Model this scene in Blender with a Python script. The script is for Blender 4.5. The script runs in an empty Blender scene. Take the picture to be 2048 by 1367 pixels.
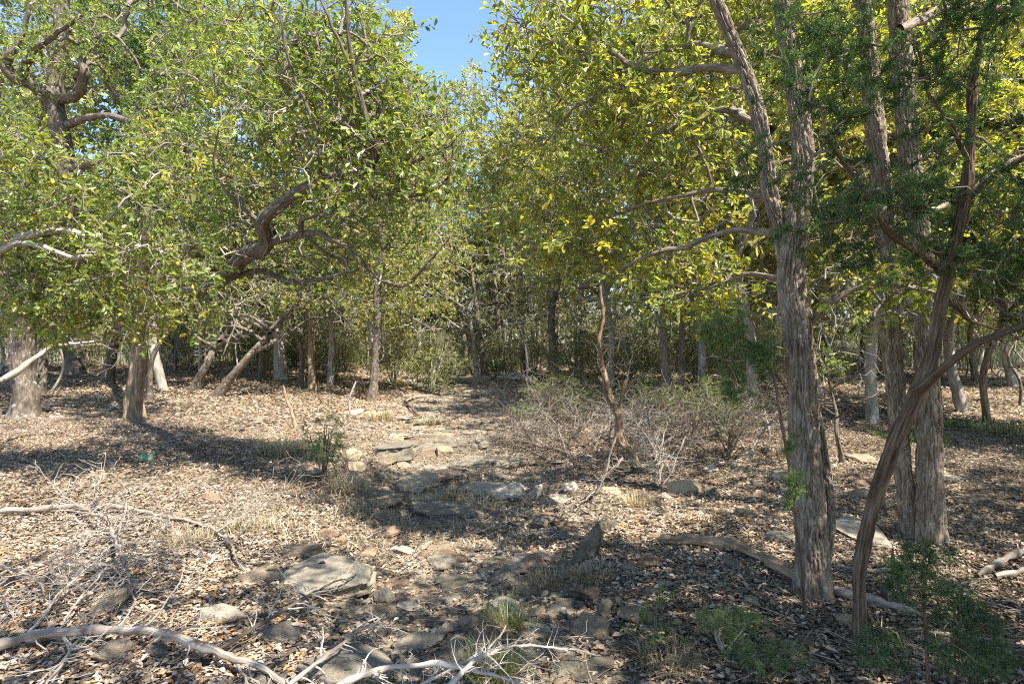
import bpy, math, random
import numpy as np
from mathutils import Vector, Matrix

rng = np.random.default_rng(11)
random.seed(11)
scene = bpy.context.scene
col = scene.collection

# ------------------------------------------------------------------ camera, world, sun
F, CX, CY, EYE = 1137.8, 1024.0, 683.5, 1.6
cam_d = bpy.data.cameras.new('camera')
cam_d.lens = 20.0; cam_d.sensor_width = 36.0
cam_d.clip_start = 0.05; cam_d.clip_end = 1500
cam = bpy.data.objects.new('camera', cam_d); col.objects.link(cam)
cam.location = (0, 0, EYE); cam.rotation_euler = (math.radians(90), 0, 0)
scene.camera = cam

SUN_EL, SUN_AZ = math.radians(55), math.radians(132)      # azimuth clockwise from +Y (view direction): right and a little behind
world = bpy.data.worlds.new('World'); scene.world = world; world.use_nodes = True
wn = world.node_tree; wn.nodes.clear()
wo = wn.nodes.new('ShaderNodeOutputWorld'); wb = wn.nodes.new('ShaderNodeBackground'); ws = wn.nodes.new('ShaderNodeTexSky')
ws.sky_type = 'NISHITA'; ws.sun_disc = False; ws.sun_elevation = SUN_EL; ws.sun_rotation = SUN_AZ
ws.altitude = 300; ws.air_density = 1.0; ws.dust_density = 0.2; ws.ozone_density = 4.0
wb.inputs['Strength'].default_value = 0.12
wn.links.new(ws.outputs[0], wb.inputs['Color']); wn.links.new(wb.outputs[0], wo.inputs['Surface'])
sd = bpy.data.lights.new('sun', 'SUN'); sd.energy = 5.0; sd.angle = math.radians(0.53); sd.color = (1.0, 0.94, 0.84)
sun = bpy.data.objects.new('sun', sd); col.objects.link(sun)
sun_dir = Vector((math.sin(SUN_AZ)*math.cos(SUN_EL), math.cos(SUN_AZ)*math.cos(SUN_EL), math.sin(SUN_EL)))
sun.rotation_euler = sun_dir.to_track_quat('Z', 'Y').to_euler(); sun.location = (20, -10, 30)
vs = scene.view_settings
vs.view_transform = 'Standard'; vs.look = 'None'; vs.exposure = 1.68; vs.gamma = 1.0; vs.use_curve_mapping = False
scene.cycles.use_denoising = False; scene.cycles.filter_width = 1.15
scene.cycles.max_bounces = 6; scene.cycles.diffuse_bounces = 3; scene.cycles.glossy_bounces = 2
scene.cycles.transmission_bounces = 4; scene.cycles.sample_clamp_indirect = 3

# ------------------------------------------------------------------ noise
def _hash(i, j, k):
    h = (i.astype(np.uint32)*np.uint32(374761393) + j.astype(np.uint32)*np.uint32(668265263) + k.astype(np.uint32)*np.uint32(2147483647 ^ 0x5bd1e995))
    h = (h ^ (h >> np.uint32(13)))*np.uint32(1274126177)
    h = h ^ (h >> np.uint32(16))
    return (h & np.uint32(0xffff)).astype(np.float64)/32767.5 - 1.0
def vnoise(p):
    p = np.asarray(p, float); i = np.floor(p).astype(np.int64); f = p - i
    u = f*f*f*(f*(f*6-15)+10)
    r = 0
    for a in (0, 1):
        for b in (0, 1):
            for c in (0, 1):
                w = (u[:, 0] if a else 1-u[:, 0])*(u[:, 1] if b else 1-u[:, 1])*(u[:, 2] if c else 1-u[:, 2])
                r = r + w*_hash(i[:, 0]+a, i[:, 1]+b, i[:, 2]+c)
    return r
def fbm(p, o=4, g=.5):
    p = np.asarray(p, float); r = 0; a = 1; s = 0
    for q in range(o):
        r = r + a*vnoise(p*(2.03**q)+17.3*q); s += a; a *= g
    return r/s
def sstep(a, b, x):
    t = np.clip((x-a)/(b-a), 0, 1); return t*t*(3-2*t)

# ------------------------------------------------------------------ terrain
def creek_x(y):
    return -0.25 - 0.105*(np.clip(y, 0, 30)-3)
def gz(x, y):
    x = np.atleast_1d(np.asarray(x, float)); y = np.atleast_1d(np.asarray(y, float))
    z = 1.0*sstep(9, 46, y)
    z = z + 0.22*sstep(1.6, 6.5, -(x-creek_x(y)))*sstep(2, 7, y) + 0.12*sstep(1.8, 5, x-creek_x(y))*sstep(3, 7, y)
    ww = .3*fbm(np.stack([x*.7, y*.7, 0*x+4], 1), 2)
    ch = (1-sstep(.55, 1.25, np.abs(x-creek_x(y)+ww)/(1+.03*y)))*sstep(2.2, 5, y)*(1-sstep(22, 32, y))
    z = z - 0.20*ch
    p = np.stack([x*.45, y*.45, 0*x], 1)
    near = np.clip(np.hypot(x, y)/2.0, 0, 1)
    z = z + near*(0.07*fbm(p, 3) + 0.03*fbm(p*5+9, 3))
    q = (z+.02*fbm(p*3+2, 2))/.06; led = (np.floor(q)+sstep(.72, .98, q-np.floor(q)))*.06     # bedrock ledges in the channel
    return z + (led-z)*ch*.75*sstep(3, 5, y)
_gx, _gy = np.arange(-22, 22.01, .1), np.arange(-8, 46.01, .1)
_GX, _GY = np.meshgrid(_gx, _gy, indexing='ij'); _GZ = gz(_GX.ravel(), _GY.ravel()).reshape(_GX.shape)
def gz1(x, y):
    a = (x+22)/.1; b = (y+8)/.1; i = int(a) if a > 0 else -1; j = int(b) if b > 0 else -1
    if 0 <= i < len(_gx)-1 and 0 <= j < len(_gy)-1:
        u, v = a-i, b-j
        return float((_GZ[i, j]*(1-u)+_GZ[i+1, j]*u)*(1-v)+(_GZ[i, j+1]*(1-u)+_GZ[i+1, j+1]*u)*v)
    return float(gz(x, y)[0])
def at(px, py, Y):
    return np.array([(px-CX)/F*Y, Y, EYE-(py-CY)/F*Y])
def ground_at(px, py):
    """where the sight line through a photo point meets the terrain"""
    Ys = np.concatenate([np.arange(1.5, 12, .02), np.arange(12, 60, .1)])
    x = (px-CX)/F*Ys; z = EYE-(py-CY)/F*Ys
    h = gz(x, Ys)
    k = np.argmax(z <= h)
    if z[k] > h[k]: k = len(Ys)-1
    return np.array([x[k], Ys[k], h[k]])

# ------------------------------------------------------------------ mesh helpers
class MB:
    def __init__(s): s.V = []; s.Q = []; s.T = []; s.A = {}; s.n = 0
    def add(s, V, Q=None, T=None, **attrs):
        V = np.asarray(V, float)
        if Q is not None and len(Q): s.Q.append(np.asarray(Q, np.int64)+s.n)
        if T is not None and len(T): s.T.append(np.asarray(T, np.int64)+s.n)
        s.V.append(V); s.n += len(V)
        for k, v in attrs.items(): s.A.setdefault(k, []).append(np.asarray(v, float))
    def mesh(s, name, mats, smooth=True, origin=None):
        V = np.concatenate(s.V) if s.V else np.zeros((0, 3))
        if origin is not None: V = V - np.asarray(origin)
        Q = np.concatenate(s.Q) if s.Q else np.zeros((0, 4), np.int64)
        T = np.concatenate(s.T) if s.T else np.zeros((0, 3), np.int64)
        me = bpy.data.meshes.new(name)
        me.vertices.add(len(V)); me.vertices.foreach_set('co', V.astype(np.float32).ravel())
        nl = Q.size+T.size
        me.loops.add(nl); me.loops.foreach_set('vertex_index', np.concatenate([Q.ravel(), T.ravel()]).astype(np.int32))
        me.polygons.add(len(Q)+len(T))
        st = np.concatenate([np.arange(len(Q))*4, len(Q)*4+np.arange(len(T))*3]).astype(np.int32)
        me.polygons.foreach_set('loop_start', st)
        me.polygons.foreach_set('use_smooth', np.full(len(Q)+len(T), smooth, bool))
        me.update(calc_edges=True)
        for k, vals in s.A.items():
            v = np.concatenate(vals)
            if v.ndim == 1:
                me.attributes.new(k, 'FLOAT', 'POINT').data.foreach_set('value', v.astype(np.float32))
            else:
                me.attributes.new(k, 'FLOAT_VECTOR', 'POINT').data.foreach_set('vector', v.astype(np.float32).ravel())
        for m in (mats if isinstance(mats, (list, tuple)) else [mats]): me.materials.append(m)
        return me
    def build(s, name, mat, parent=None, origin=None, smooth=True, kind=None):
        o = bpy.data.objects.new(name, s.mesh(name, mat, smooth, origin)); col.objects.link(o)
        if parent is not None: o.parent = parent
        elif origin is not None: o.location = origin
        if kind: o['kind'] = kind
        return o
def tag(o, label=None, cat=None, group=None, kind=None):
    if label: o['label'] = label
    if cat: o['category'] = cat
    if group: o['group'] = group
    if kind: o['kind'] = kind
    return o
def thing(name, loc, label, cat, group=None, rz=0):
    o = bpy.data.objects.new(name, None); col.objects.link(o); o.location = loc; o.rotation_euler = (0, 0, rz)
    o.empty_display_size = .2
    return tag(o, label, cat, group)
def nrm(v): return v/np.maximum(np.linalg.norm(v, axis=-1, keepdims=True), 1e-9)
def runit(n): return nrm(rng.normal(size=(n, 3)))

def tube(P, R, k, phase=0.0):
    P = np.asarray(P, float); n = len(P); R = np.asarray(R, float)
    T = np.gradient(P, axis=0); T = nrm(T)
    N = np.zeros((n, 3)); a = np.array([1., 0, 0]) if abs(T[0, 0]) < .8 else np.array([0, 1., 0])
    v = a - T[0]*np.dot(a, T[0]); N[0] = v/np.linalg.norm(v)
    for i in range(1, n):
        v = N[i-1] - T[i]*np.dot(N[i-1], T[i]); N[i] = v/max(np.linalg.norm(v), 1e-9)
    B = np.cross(T, N)
    th = np.arange(k)*2*math.pi/k + phase
    c, s_ = np.cos(th), np.sin(th)
    D = c[None, :, None]*N[:, None, :] + s_[None, :, None]*B[:, None, :]
    V = P[:, None, :] + D*R[:, None, None]
    L = np.concatenate([[0], np.cumsum(np.linalg.norm(np.diff(P, axis=0), axis=1))])
    rr = max(R[0], .01)
    bark = np.stack([np.broadcast_to(c*rr, (n, k)), np.broadcast_to(s_*rr, (n, k)), np.broadcast_to(L[:, None], (n, k))], 2)
    i = np.arange(n-1)[:, None]*k; j = np.arange(k)[None, :]; j2 = (j+1) % k
    Q = np.stack([i+j, i+j2, i+k+j2, i+k+j], 2).reshape(-1, 4)
    return V.reshape(-1, 3), Q, bark.reshape(-1, 3), D.reshape(-1, 3)
def spline(G, step):
    """Catmull-Rom through guide rows (x,y,z,r) sampled about every step"""
    G = np.asarray(G, float); out = []
    E = np.concatenate([[2*G[0]-G[1]], G, [2*G[-1]-G[-2]]])
    for i in range(len(G)-1):
        p0, p1, p2, p3 = E[i:i+4]
        m = max(2, int(np.linalg.norm(p2[:3]-p1[:3])/step))
        t = (np.arange(m)/m)[:, None]
        out.append(.5*((2*p1)+(-p0+p2)*t+(2*p0-5*p1+4*p2-p3)*t**2+(-p0+3*p1-3*p2+p3)*t**3))
    out.append(G[-1:]); S = np.concatenate(out); S[:, 3] = np.maximum(S[:, 3], .001)
    return S

# ------------------------------------------------------------------ materials
def nodes(name):
    m = bpy.data.materials.new(name); m.use_nodes = True; nt = m.node_tree; nt.nodes.clear()
    out = nt.nodes.new('ShaderNodeOutputMaterial')
    def N(t, **kw):
        n = nt.nodes.new(t)
        for k, v in kw.items():
            if k in n.inputs: n.inputs[k].default_value = v
            else: setattr(n, k, v)
        return n
    return m, nt, out, N
def ramp(nt, stops):
    r = nt.nodes.new('ShaderNodeValToRGB'); e = r.color_ramp.elements
    while len(e) < len(stops): e.new(.5)
    for x, (p, c) in zip(e, stops): x.position = p; x.color = (*c, 1)
    return r
def leaf_mat(name, stops, transl=.45, tint=(1.25, 1.2, .6), rough=.45, lo=.6, hi=1.45, spec=.35):
    m, nt, out, N = nodes(name); L = nt.links.new
    a = N('ShaderNodeAttribute', attribute_name='mixv'); b = N('ShaderNodeAttribute', attribute_name='rnd')
    r = ramp(nt, stops); L(a.outputs['Fac'], r.inputs[0])
    mr = N('ShaderNodeMapRange'); mr.inputs[3].default_value = lo; mr.inputs[4].default_value = hi; L(b.outputs['Fac'], mr.inputs[0])
    mu = N('ShaderNodeVectorMath', operation='SCALE'); L(r.outputs[0], mu.inputs[0]); L(mr.outputs[0], mu.inputs['Scale'])
    p = N('ShaderNodeBsdfPrincipled', Roughness=rough); p.inputs['Specular IOR Level'].default_value = spec
    L(mu.outputs[0], p.inputs['Base Color'])
    if transl > 0:
        t = N('ShaderNodeBsdfTranslucent'); tm = N('ShaderNodeVectorMath', operation='MULTIPLY'); tm.inputs[1].default_value = tint
        L(mu.outputs[0], tm.inputs[0]); L(tm.outputs[0], t.inputs['Color'])
        mx = N('ShaderNodeMixShader'); mx.inputs[0].default_value = transl
        L(p.outputs[0], mx.inputs[1]); L(t.outputs[0], mx.inputs[2]); L(mx.outputs[0], out.inputs['Surface'])
    else: L(p.outputs[0], out.inputs['Surface'])
    return m
def bark_mat(name, stops, scale=38, stretch=.22, bump=.6, dist=.012, patch=None, coord='bark'):
    m, nt, out, N = nodes(name); L = nt.links.new
    if coord == 'bark':
        a = N('ShaderNodeAttribute', attribute_name='bark'); src = a.outputs['Vector']
    else:
        a = N('ShaderNodeTexCoord'); src = a.outputs['Object']
    mp = N('ShaderNodeMapping'); mp.inputs['Scale'].default_value = (1, 1, stretch); L(src, mp.inputs['Vector'])
    n1 = N('ShaderNodeTexNoise', Scale=scale, Detail=6.0, Roughness=.62); L(mp.outputs[0], n1.inputs['Vector'])
    n2 = N('ShaderNodeTexNoise', Scale=scale*.13, Detail=3.0); L(src, n2.inputs['Vector'])
    r = ramp(nt, stops); L(n1.outputs['Fac'], r.inputs[0])
    last = r.outputs[0]
    mx = N('ShaderNodeMix', data_type='RGBA', blend_type='MULTIPLY'); mx.inputs[0].default_value = 1
    r2 = ramp(nt, [(.3, (.72, .7, .68)), (.7, (1.25, 1.22, 1.2))]); L(n2.outputs['Fac'], r2.inputs[0])
    L(last, mx.inputs[6]); L(r2.outputs[0], mx.inputs[7]); last = mx.outputs[2]
    if patch:
        n3 = N('ShaderNodeTexNoise', Scale=patch[1], Detail=5.0, Roughness=.7); L(src, n3.inputs['Vector'])
        r3 = ramp(nt, [(patch[2], (0, 0, 0)), (patch[2]+.06, (1, 1, 1))]); L(n3.outputs['Fac'], r3.inputs[0])
        m2 = N('ShaderNodeMix', data_type='RGBA'); L(r3.outputs[0], m2.inputs[0]); L(last, m2.inputs[6]); m2.inputs[7].default_value = (*patch[0], 1)
        last = m2.outputs[2]
    p = N('ShaderNodeBsdfPrincipled', Roughness=.88); p.inputs['Specular IOR Level'].default_value = .2; L(last, p.inputs['Base Color'])
    bp = N('ShaderNodeBump', Strength=bump, Distance=dist); L(n1.outputs['Fac'], bp.inputs['Height']); L(bp.outputs[0], p.inputs['Normal'])
    L(p.outputs[0], out.inputs['Surface'])
    return m

OAKG = [(0, (.09, .13, .04)), (.4, (.20, .25, .075)), (.7, (.31, .325, .08)), (1, (.50, .40, .06))]
M_oak = leaf_mat('oak_leaf', OAKG, .5, (1.45, 1.5, .5), rough=.36, spec=.55)
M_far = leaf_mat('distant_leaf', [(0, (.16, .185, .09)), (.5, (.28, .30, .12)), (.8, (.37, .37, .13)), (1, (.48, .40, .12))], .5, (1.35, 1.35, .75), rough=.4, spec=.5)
M_jun = leaf_mat('juniper_needle', [(0, (.032, .075, .026)), (.5, (.065, .135, .042)), (1, (.18, .26, .085))], .35, (1.2, 1.4, .6), .6, spec=.12)
M_shr = leaf_mat('shrub_leaf', [(0, (.07, .12, .03)), (.5, (.16, .21, .055)), (1, (.30, .30, .08))], .45, (1.3, 1.3, .6))
M_dead = leaf_mat('dry_leaf', [(0, (.05, .034, .02)), (.25, (.15, .105, .07)), (.5, (.275, .205, .145)), (.75, (.41, .33, .248)), (.95, (.56, .48, .39)), (1, (.34, .19, .075))], .12, (1.1, .9, .6), .55, .7, 1.3, .25)
M_straw = leaf_mat('straw', [(0, (.20, .16, .09)), (.5, (.42, .33, .20)), (.8, (.55, .46, .32)), (1, (.16, .2, .06))], .25, (1.1, 1, .7), .6)
M_tallg = leaf_mat('tall_grass_blade', [(0, (.26, .25, .17)), (.5, (.38, .37, .27)), (1, (.20, .25, .12))], .3, (1.1, 1.1, .8), .6)
M_greeng = leaf_mat('green_grass', [(0, (.10, .14, .04)), (.6, (.2, .24, .08)), (1, (.45, .38, .22))], .35, (1.2, 1.2, .6), .5)
M_bark = bark_mat('furrowed_bark', [(.3, (.09, .066, .046)), (.43, (.17, .133, .10)), (.56, (.275, .228, .178)), (.7, (.42, .37, .31))], 60, .14, 1.0, .014, ((.30, .30, .25), 9, .62))
M_oakbark = bark_mat('oak_bark', [(.25, (.05, .038, .028)), (.45, (.10, .08, .06)), (.62, (.18, .15, .12)), (.8, (.33, .30, .26))], 34, .3, .8, .012, ((.46, .47, .43), 12, .6))
M_junbark = bark_mat('shredding_bark', [(.28, (.05, .031, .02)), (.45, (.11, .074, .048)), (.6, (.195, .14, .098)), (.78, (.37, .305, .24))], 75, .06, 1.0, .016)
M_tanbark = bark_mat('peeling_tan_bark', [(.28, (.09, .062, .04)), (.45, (.19, .135, .085)), (.6, (.31, .235, .155)), (.76, (.54, .465, .37))], 34, .12, 1.0, .03)
M_greybark = bark_mat('pale_grey_bark', [(.25, (.16, .14, .115)), (.5, (.30, .27, .23)), (.75, (.48, .45, .40))], 30, .25, .6, .008)
M_twig = bark_mat('twig_bark', [(.25, (.09, .07, .052)), (.5, (.20, .165, .13)), (.75, (.40, .36, .31))], 25, .4, .3, .004)
M_greytwig = bark_mat('bare_grey_twig', [(.25, (.16, .14, .115)), (.5, (.30, .27, .235)), (.75, (.50, .465, .42))], 25, .4, .3, .004)
M_deadwood = bark_mat('weathered_wood', [(.25, (.12, .09, .066)), (.45, (.24, .195, .155)), (.62, (.38, .335, .285)), (.8, (.56, .515, .455))], 55, .05, .9, .01, ((.15, .10, .072), 7, .56))
M_palewood = bark_mat('bleached_twig_wood', [(.2, (.26, .22, .18)), (.5, (.45, .395, .335)), (.8, (.64, .585, .515))], 50, .07, .5, .004)
M_brownwood = bark_mat('rotting_brown_wood', [(.25, (.13, .085, .055)), (.5, (.26, .18, .115)), (.75, (.44, .33, .22))], 50, .05, .8, .008)
M_darkstick = bark_mat('brown_stick_bark', [(.25, (.05, .037, .028)), (.5, (.11, .086, .067)), (.8, (.24, .20, .165))], 45, .1, .5, .004)

def rock_mat(name, tone, lichen=(.16, .155, .125)):
    m, nt, out, N = nodes(name); L = nt.links.new
    tc = N('ShaderNodeTexCoord'); oi = N('ShaderNodeObjectInfo')
    ad = N('ShaderNodeVectorMath', operation='ADD'); sc = N('ShaderNodeVectorMath', operation='SCALE')
    sc.inputs['Scale'].default_value = 31.0; L(oi.outputs['Random'], sc.inputs[0]); L(tc.outputs['Object'], ad.inputs[0]); L(sc.outputs[0], ad.inputs[1])
    n1 = N('ShaderNodeTexNoise', Scale=5.0, Detail=8.0, Roughness=.68); L(ad.outputs[0], n1.inputs['Vector'])
    n2 = N('ShaderNodeTexNoise', Scale=16.0, Detail=6.0, Roughness=.7); L(ad.outputs[0], n2.inputs['Vector'])
    n3 = N('ShaderNodeTexNoise', Scale=95.0, Detail=4.0, Roughness=.7); L(ad.outputs[0], n3.inputs['Vector'])
    t = np.array(tone)
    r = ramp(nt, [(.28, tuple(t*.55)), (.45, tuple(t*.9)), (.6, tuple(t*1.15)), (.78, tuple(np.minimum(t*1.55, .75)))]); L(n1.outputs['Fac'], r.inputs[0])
    r2 = ramp(nt, [(.5, (0, 0, 0)), (.66, (1, 1, 1))]); L(n2.outputs['Fac'], r2.inputs[0])
    mx = N('ShaderNodeMix', data_type='RGBA'); mx.inputs[7].default_value = (*lichen, 1)
    f = N('ShaderNodeMath', operation='MULTIPLY'); f.inputs[1].default_value = .6; L(r2.outputs[0], f.inputs[0]); L(f.outputs[0], mx.inputs[0]); L(r.outputs[0], mx.inputs[6])
    sp = ramp(nt, [(.3, (.7, .7, .7)), (.7, (1.25, 1.25, 1.25))]); L(n3.outputs['Fac'], sp.inputs[0])
    m2 = N('ShaderNodeMix', data_type='RGBA', blend_type='MULTIPLY'); m2.inputs[0].default_value = 1; L(mx.outputs[2], m2.inputs[6]); L(sp.outputs[0], m2.inputs[7])
    mr = N('ShaderNodeMapRange'); mr.inputs[3].default_value = .72; mr.inputs[4].default_value = 1.2; L(oi.outputs['Random'], mr.inputs[0])
    s2 = N('ShaderNodeVectorMath', operation='SCALE'); L(m2.outputs[2], s2.inputs[0]); L(mr.outputs[0], s2.inputs['Scale'])
    p = N('ShaderNodeBsdfPrincipled', Roughness=.9); p.inputs['Specular IOR Level'].default_value = .2; L(s2.outputs[0], p.inputs['Base Color'])
    b1 = N('ShaderNodeBump', Strength=1.0, Distance=.03); L(n2.outputs['Fac'], b1.inputs['Height'])
    b2 = N('ShaderNodeBump', Strength=.6, Distance=.004); L(n3.outputs['Fac'], b2.inputs['Height']); L(b1.outputs[0], b2.inputs['Normal']); L(b2.outputs[0], p.inputs['Normal'])
    L(p.outputs[0], out.inputs['Surface'])
    return m
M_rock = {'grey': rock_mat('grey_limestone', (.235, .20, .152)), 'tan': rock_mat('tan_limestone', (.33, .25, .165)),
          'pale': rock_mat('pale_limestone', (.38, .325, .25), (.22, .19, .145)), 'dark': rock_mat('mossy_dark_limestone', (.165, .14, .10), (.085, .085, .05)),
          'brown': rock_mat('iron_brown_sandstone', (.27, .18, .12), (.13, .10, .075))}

def ground_material():
    m, nt, out, N = nodes('woodland_soil'); L = nt.links.new
    tc = N('ShaderNodeTexCoord')
    n1 = N('ShaderNodeTexNoise', Scale=.9, Detail=7.0, Roughness=.65); L(tc.outputs['Object'], n1.inputs['Vector'])
    n2 = N('ShaderNodeTexNoise', Scale=26.0, Detail=6.0, Roughness=.7); L(tc.outputs['Object'], n2.inputs['Vector'])
    vo = N('ShaderNodeTexVoronoi', Scale=24.0); vo.feature = 'F1'
    wv = N('ShaderNodeVectorMath', operation='ADD'); ws_ = N('ShaderNodeVectorMath', operation='SCALE'); ws_.inputs['Scale'].default_value = .05
    L(n2.outputs['Color'], ws_.inputs[0]); L(tc.outputs['Object'], wv.inputs[0]); L(ws_.outputs[0], wv.inputs[1]); L(wv.outputs[0], vo.inputs['Vector'])
    sx = N('ShaderNodeSeparateColor'); L(vo.outputs['Color'], sx.inputs[0])
    rl = ramp(nt, [(.0, (.06, .045, .03)), (.3, (.15, .10, .06)), (.55, (.29, .21, .125)), (.8, (.44, .35, .235)), (1, (.55, .46, .34))]); L(sx.outputs[0], rl.inputs[0])
    rs = ramp(nt, [(.3, (.06, .045, .032)), (.5, (.14, .108, .08)), (.7, (.28, .228, .175))]); L(n2.outputs['Fac'], rs.inputs[0])
    rf = ramp(nt, [(.38, (.25, .25, .25)), (.6, (.9, .9, .9))]); L(n1.outputs['Fac'], rf.inputs[0])
    mx = N('ShaderNodeMix', data_type='RGBA'); L(rf.outputs[0], mx.inputs[0]); L(rs.outputs[0], mx.inputs[6]); L(rl.outputs[0], mx.inputs[7])
    at_ = N('ShaderNodeAttribute', attribute_name='creek')
    n4 = N('ShaderNodeTexNoise', Scale=7.0, Detail=8.0, Roughness=.7); L(tc.outputs['Object'], n4.inputs['Vector'])
    rb = ramp(nt, [(.3, (.10, .082, .06)), (.45, (.20, .168, .125)), (.6, (.32, .275, .215)), (.75, (.44, .39, .32))]); L(n4.outputs['Fac'], rb.inputs[0])
    fa = N('ShaderNodeMath', operation='MULTIPLY'); fa.inputs[1].default_value = .85; L(at_.outputs['Fac'], fa.inputs[0])
    m3 = N('ShaderNodeMix', data_type='RGBA'); L(fa.outputs[0], m3.inputs[0]); L(mx.outputs[2], m3.inputs[6]); L(rb.outputs[0], m3.inputs[7])
    p = N('ShaderNodeBsdfPrincipled', Roughness=.95); p.inputs['Specular IOR Level'].default_value = .1; L(m3.outputs[2], p.inputs['Base Color'])
    b1 = N('ShaderNodeBump', Strength=.9, Distance=.03); L(vo.outputs['Distance'], b1.inputs['Height'])
    b2 = N('ShaderNodeBump', Strength=.8, Distance=.015); L(n2.outputs['Fac'], b2.inputs['Height']); L(b1.outputs[0], b2.inputs['Normal']); L(b2.outputs[0], p.inputs['Normal'])
    L(p.outputs[0], out.inputs['Surface'])
    return m
M_ground = ground_material()

# ------------------------------------------------------------------ ground sheet (polar grid round the camera, out to the horizon)
def build_ground():
    rs = np.concatenate([[0.0], np.geomspace(.5, 45, 480), np.geomspace(47, 900, 30)])
    a1 = np.radians(np.arange(-58, 58.01, .32)); a2 = np.radians(np.arange(65, 296, 3.0))
    th = np.concatenate([a1, a2]); nr, na = len(rs), len(th)
    R, A = np.meshgrid(rs, th, indexing='ij')
    x = (R*np.sin(A)).ravel(); y = (R*np.cos(A)).ravel()
    z = gz(x, y)
    far = sstep(120, 900, np.hypot(x, y)); z = z - 0*far
    fine = (1-sstep(8, 16, np.hypot(x, y)))
    z = z + fine*.012*fbm(np.stack([x*14, y*14, 0*x], 1), 3)
    i = np.arange(nr-1)[:, None]*na; j = np.arange(na)[None, :]; j2 = (j+1) % na
    Q = np.stack([i+j, i+na+j, i+na+j2, i+j2], 2).reshape(-1, 4)[:, ::-1]
    ww = .3*fbm(np.stack([x*.7, y*.7, 0*x+4], 1), 2)
    ch = (1-sstep(.5, 1.5, np.abs(x-creek_x(y)+ww)/(1+.03*y)))*(1-sstep(24, 34, y))*(y > 0)
    b = MB(); b.add(np.stack([x, y, z], 1), Q, creek=ch)
    return tag(b.build('ground', M_ground), kind='structure')
build_ground()

# ------------------------------------------------------------------ leaves
def leaf_mesh(mb, P, D, U, L, W, rnd, mixv, fold=.25, droop=.15, hex_=True):
    """add N leaves: base P, direction D, facing U"""
    D = nrm(D); S = nrm(np.cross(D, U)); U2 = np.cross(S, D); L = L[:, None]; W = W[:, None]
    n = len(P)
    tip = P + D*L - U2*L*droop
    if hex_:
        a = P + D*L*.34 - U2*L*droop*.15; c = P + D*L*.72 - U2*L*droop*.5
        up = U2*W*fold
        V = np.stack([P, a+S*W*.38+up*.8, c+S*W*.5+up, tip, c-S*W*.5+up, a-S*W*.38+up*.8], 1)
        k = np.arange(n)[:, None]*6
        Q = np.concatenate([k+np.array([[0, 1, 2, 3]]), k+np.array([[0, 3, 4, 5]])])
        mb.add(V.reshape(-1, 3), Q, rnd=np.repeat(rnd, 6), mixv=np.repeat(mixv, 6))
    else:
        c = P + D*L*.58 - U2*L*droop*.3; up = U2*W*fold
        V = np.stack([P, c+S*W*.5+up, tip, c-S*W*.5+up], 1)
        k = np.arange(n)[:, None]*4
        mb.add(V.reshape(-1, 3), k+np.array([[0, 1, 2, 3]]), rnd=np.repeat(rnd, 4), mixv=np.repeat(mixv, 4))

SPEC = {
 'oak':  dict(S=5, K=8, sl=(.08, .30), L=(.026, .074), W=.46, ang=.95, hex_=True, up=.5),
 'oakmid': dict(S=5, K=8, sl=(.10, .34), L=(.04, .08), W=.5, ang=.95, hex_=False, up=.5),
 'far':  dict(S=5, K=7, sl=(.15, .45), L=(.08, .14), W=.55, ang=1.0, hex_=False, up=.4),
 'jun':  dict(S=15, K=22, sl=(.03, .10), L=(.008, .018), W=.26, ang=.75, hex_=False, up=.2),
 'junfar': dict(S=8, K=12, sl=(.15, .4), L=(.06, .13), W=.22, ang=.65, hex_=False, up=.3),
 'shrub': dict(S=5, K=9, sl=(.05, .16), L=(.018, .034), W=.5, ang=.9, hex_=False, up=.5),
}
def sample_ell(e):
    """ellipsoid in photo/depth terms: (px,py,Y, spanx,spany,spanY, n) -> world points"""
    px, py, Y, sx, sy, sY, n = e
    n = int(n*1.55*(.72 if n > 12 else 1))
    u = runit(n)*(rng.random((n, 1))**.40)
    p = np.stack([px+u[:, 0]*sx, py+u[:, 1]*sy, Y+u[:, 2]*sY], 1)
    Yd = np.maximum(p[:, 2], 1.3)
    w = np.stack([(p[:, 0]-CX)/F*Yd, Yd, EYE-(p[:, 1]-CY)/F*Yd], 1)
    f = fbm(w*(9.0/max(Y, 3.5)), 2)                      # foliage gathers in clumps with gaps between
    return w[np.argsort(-f+.25*rng.normal(size=n))[:int(n/1.55)]]
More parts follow.
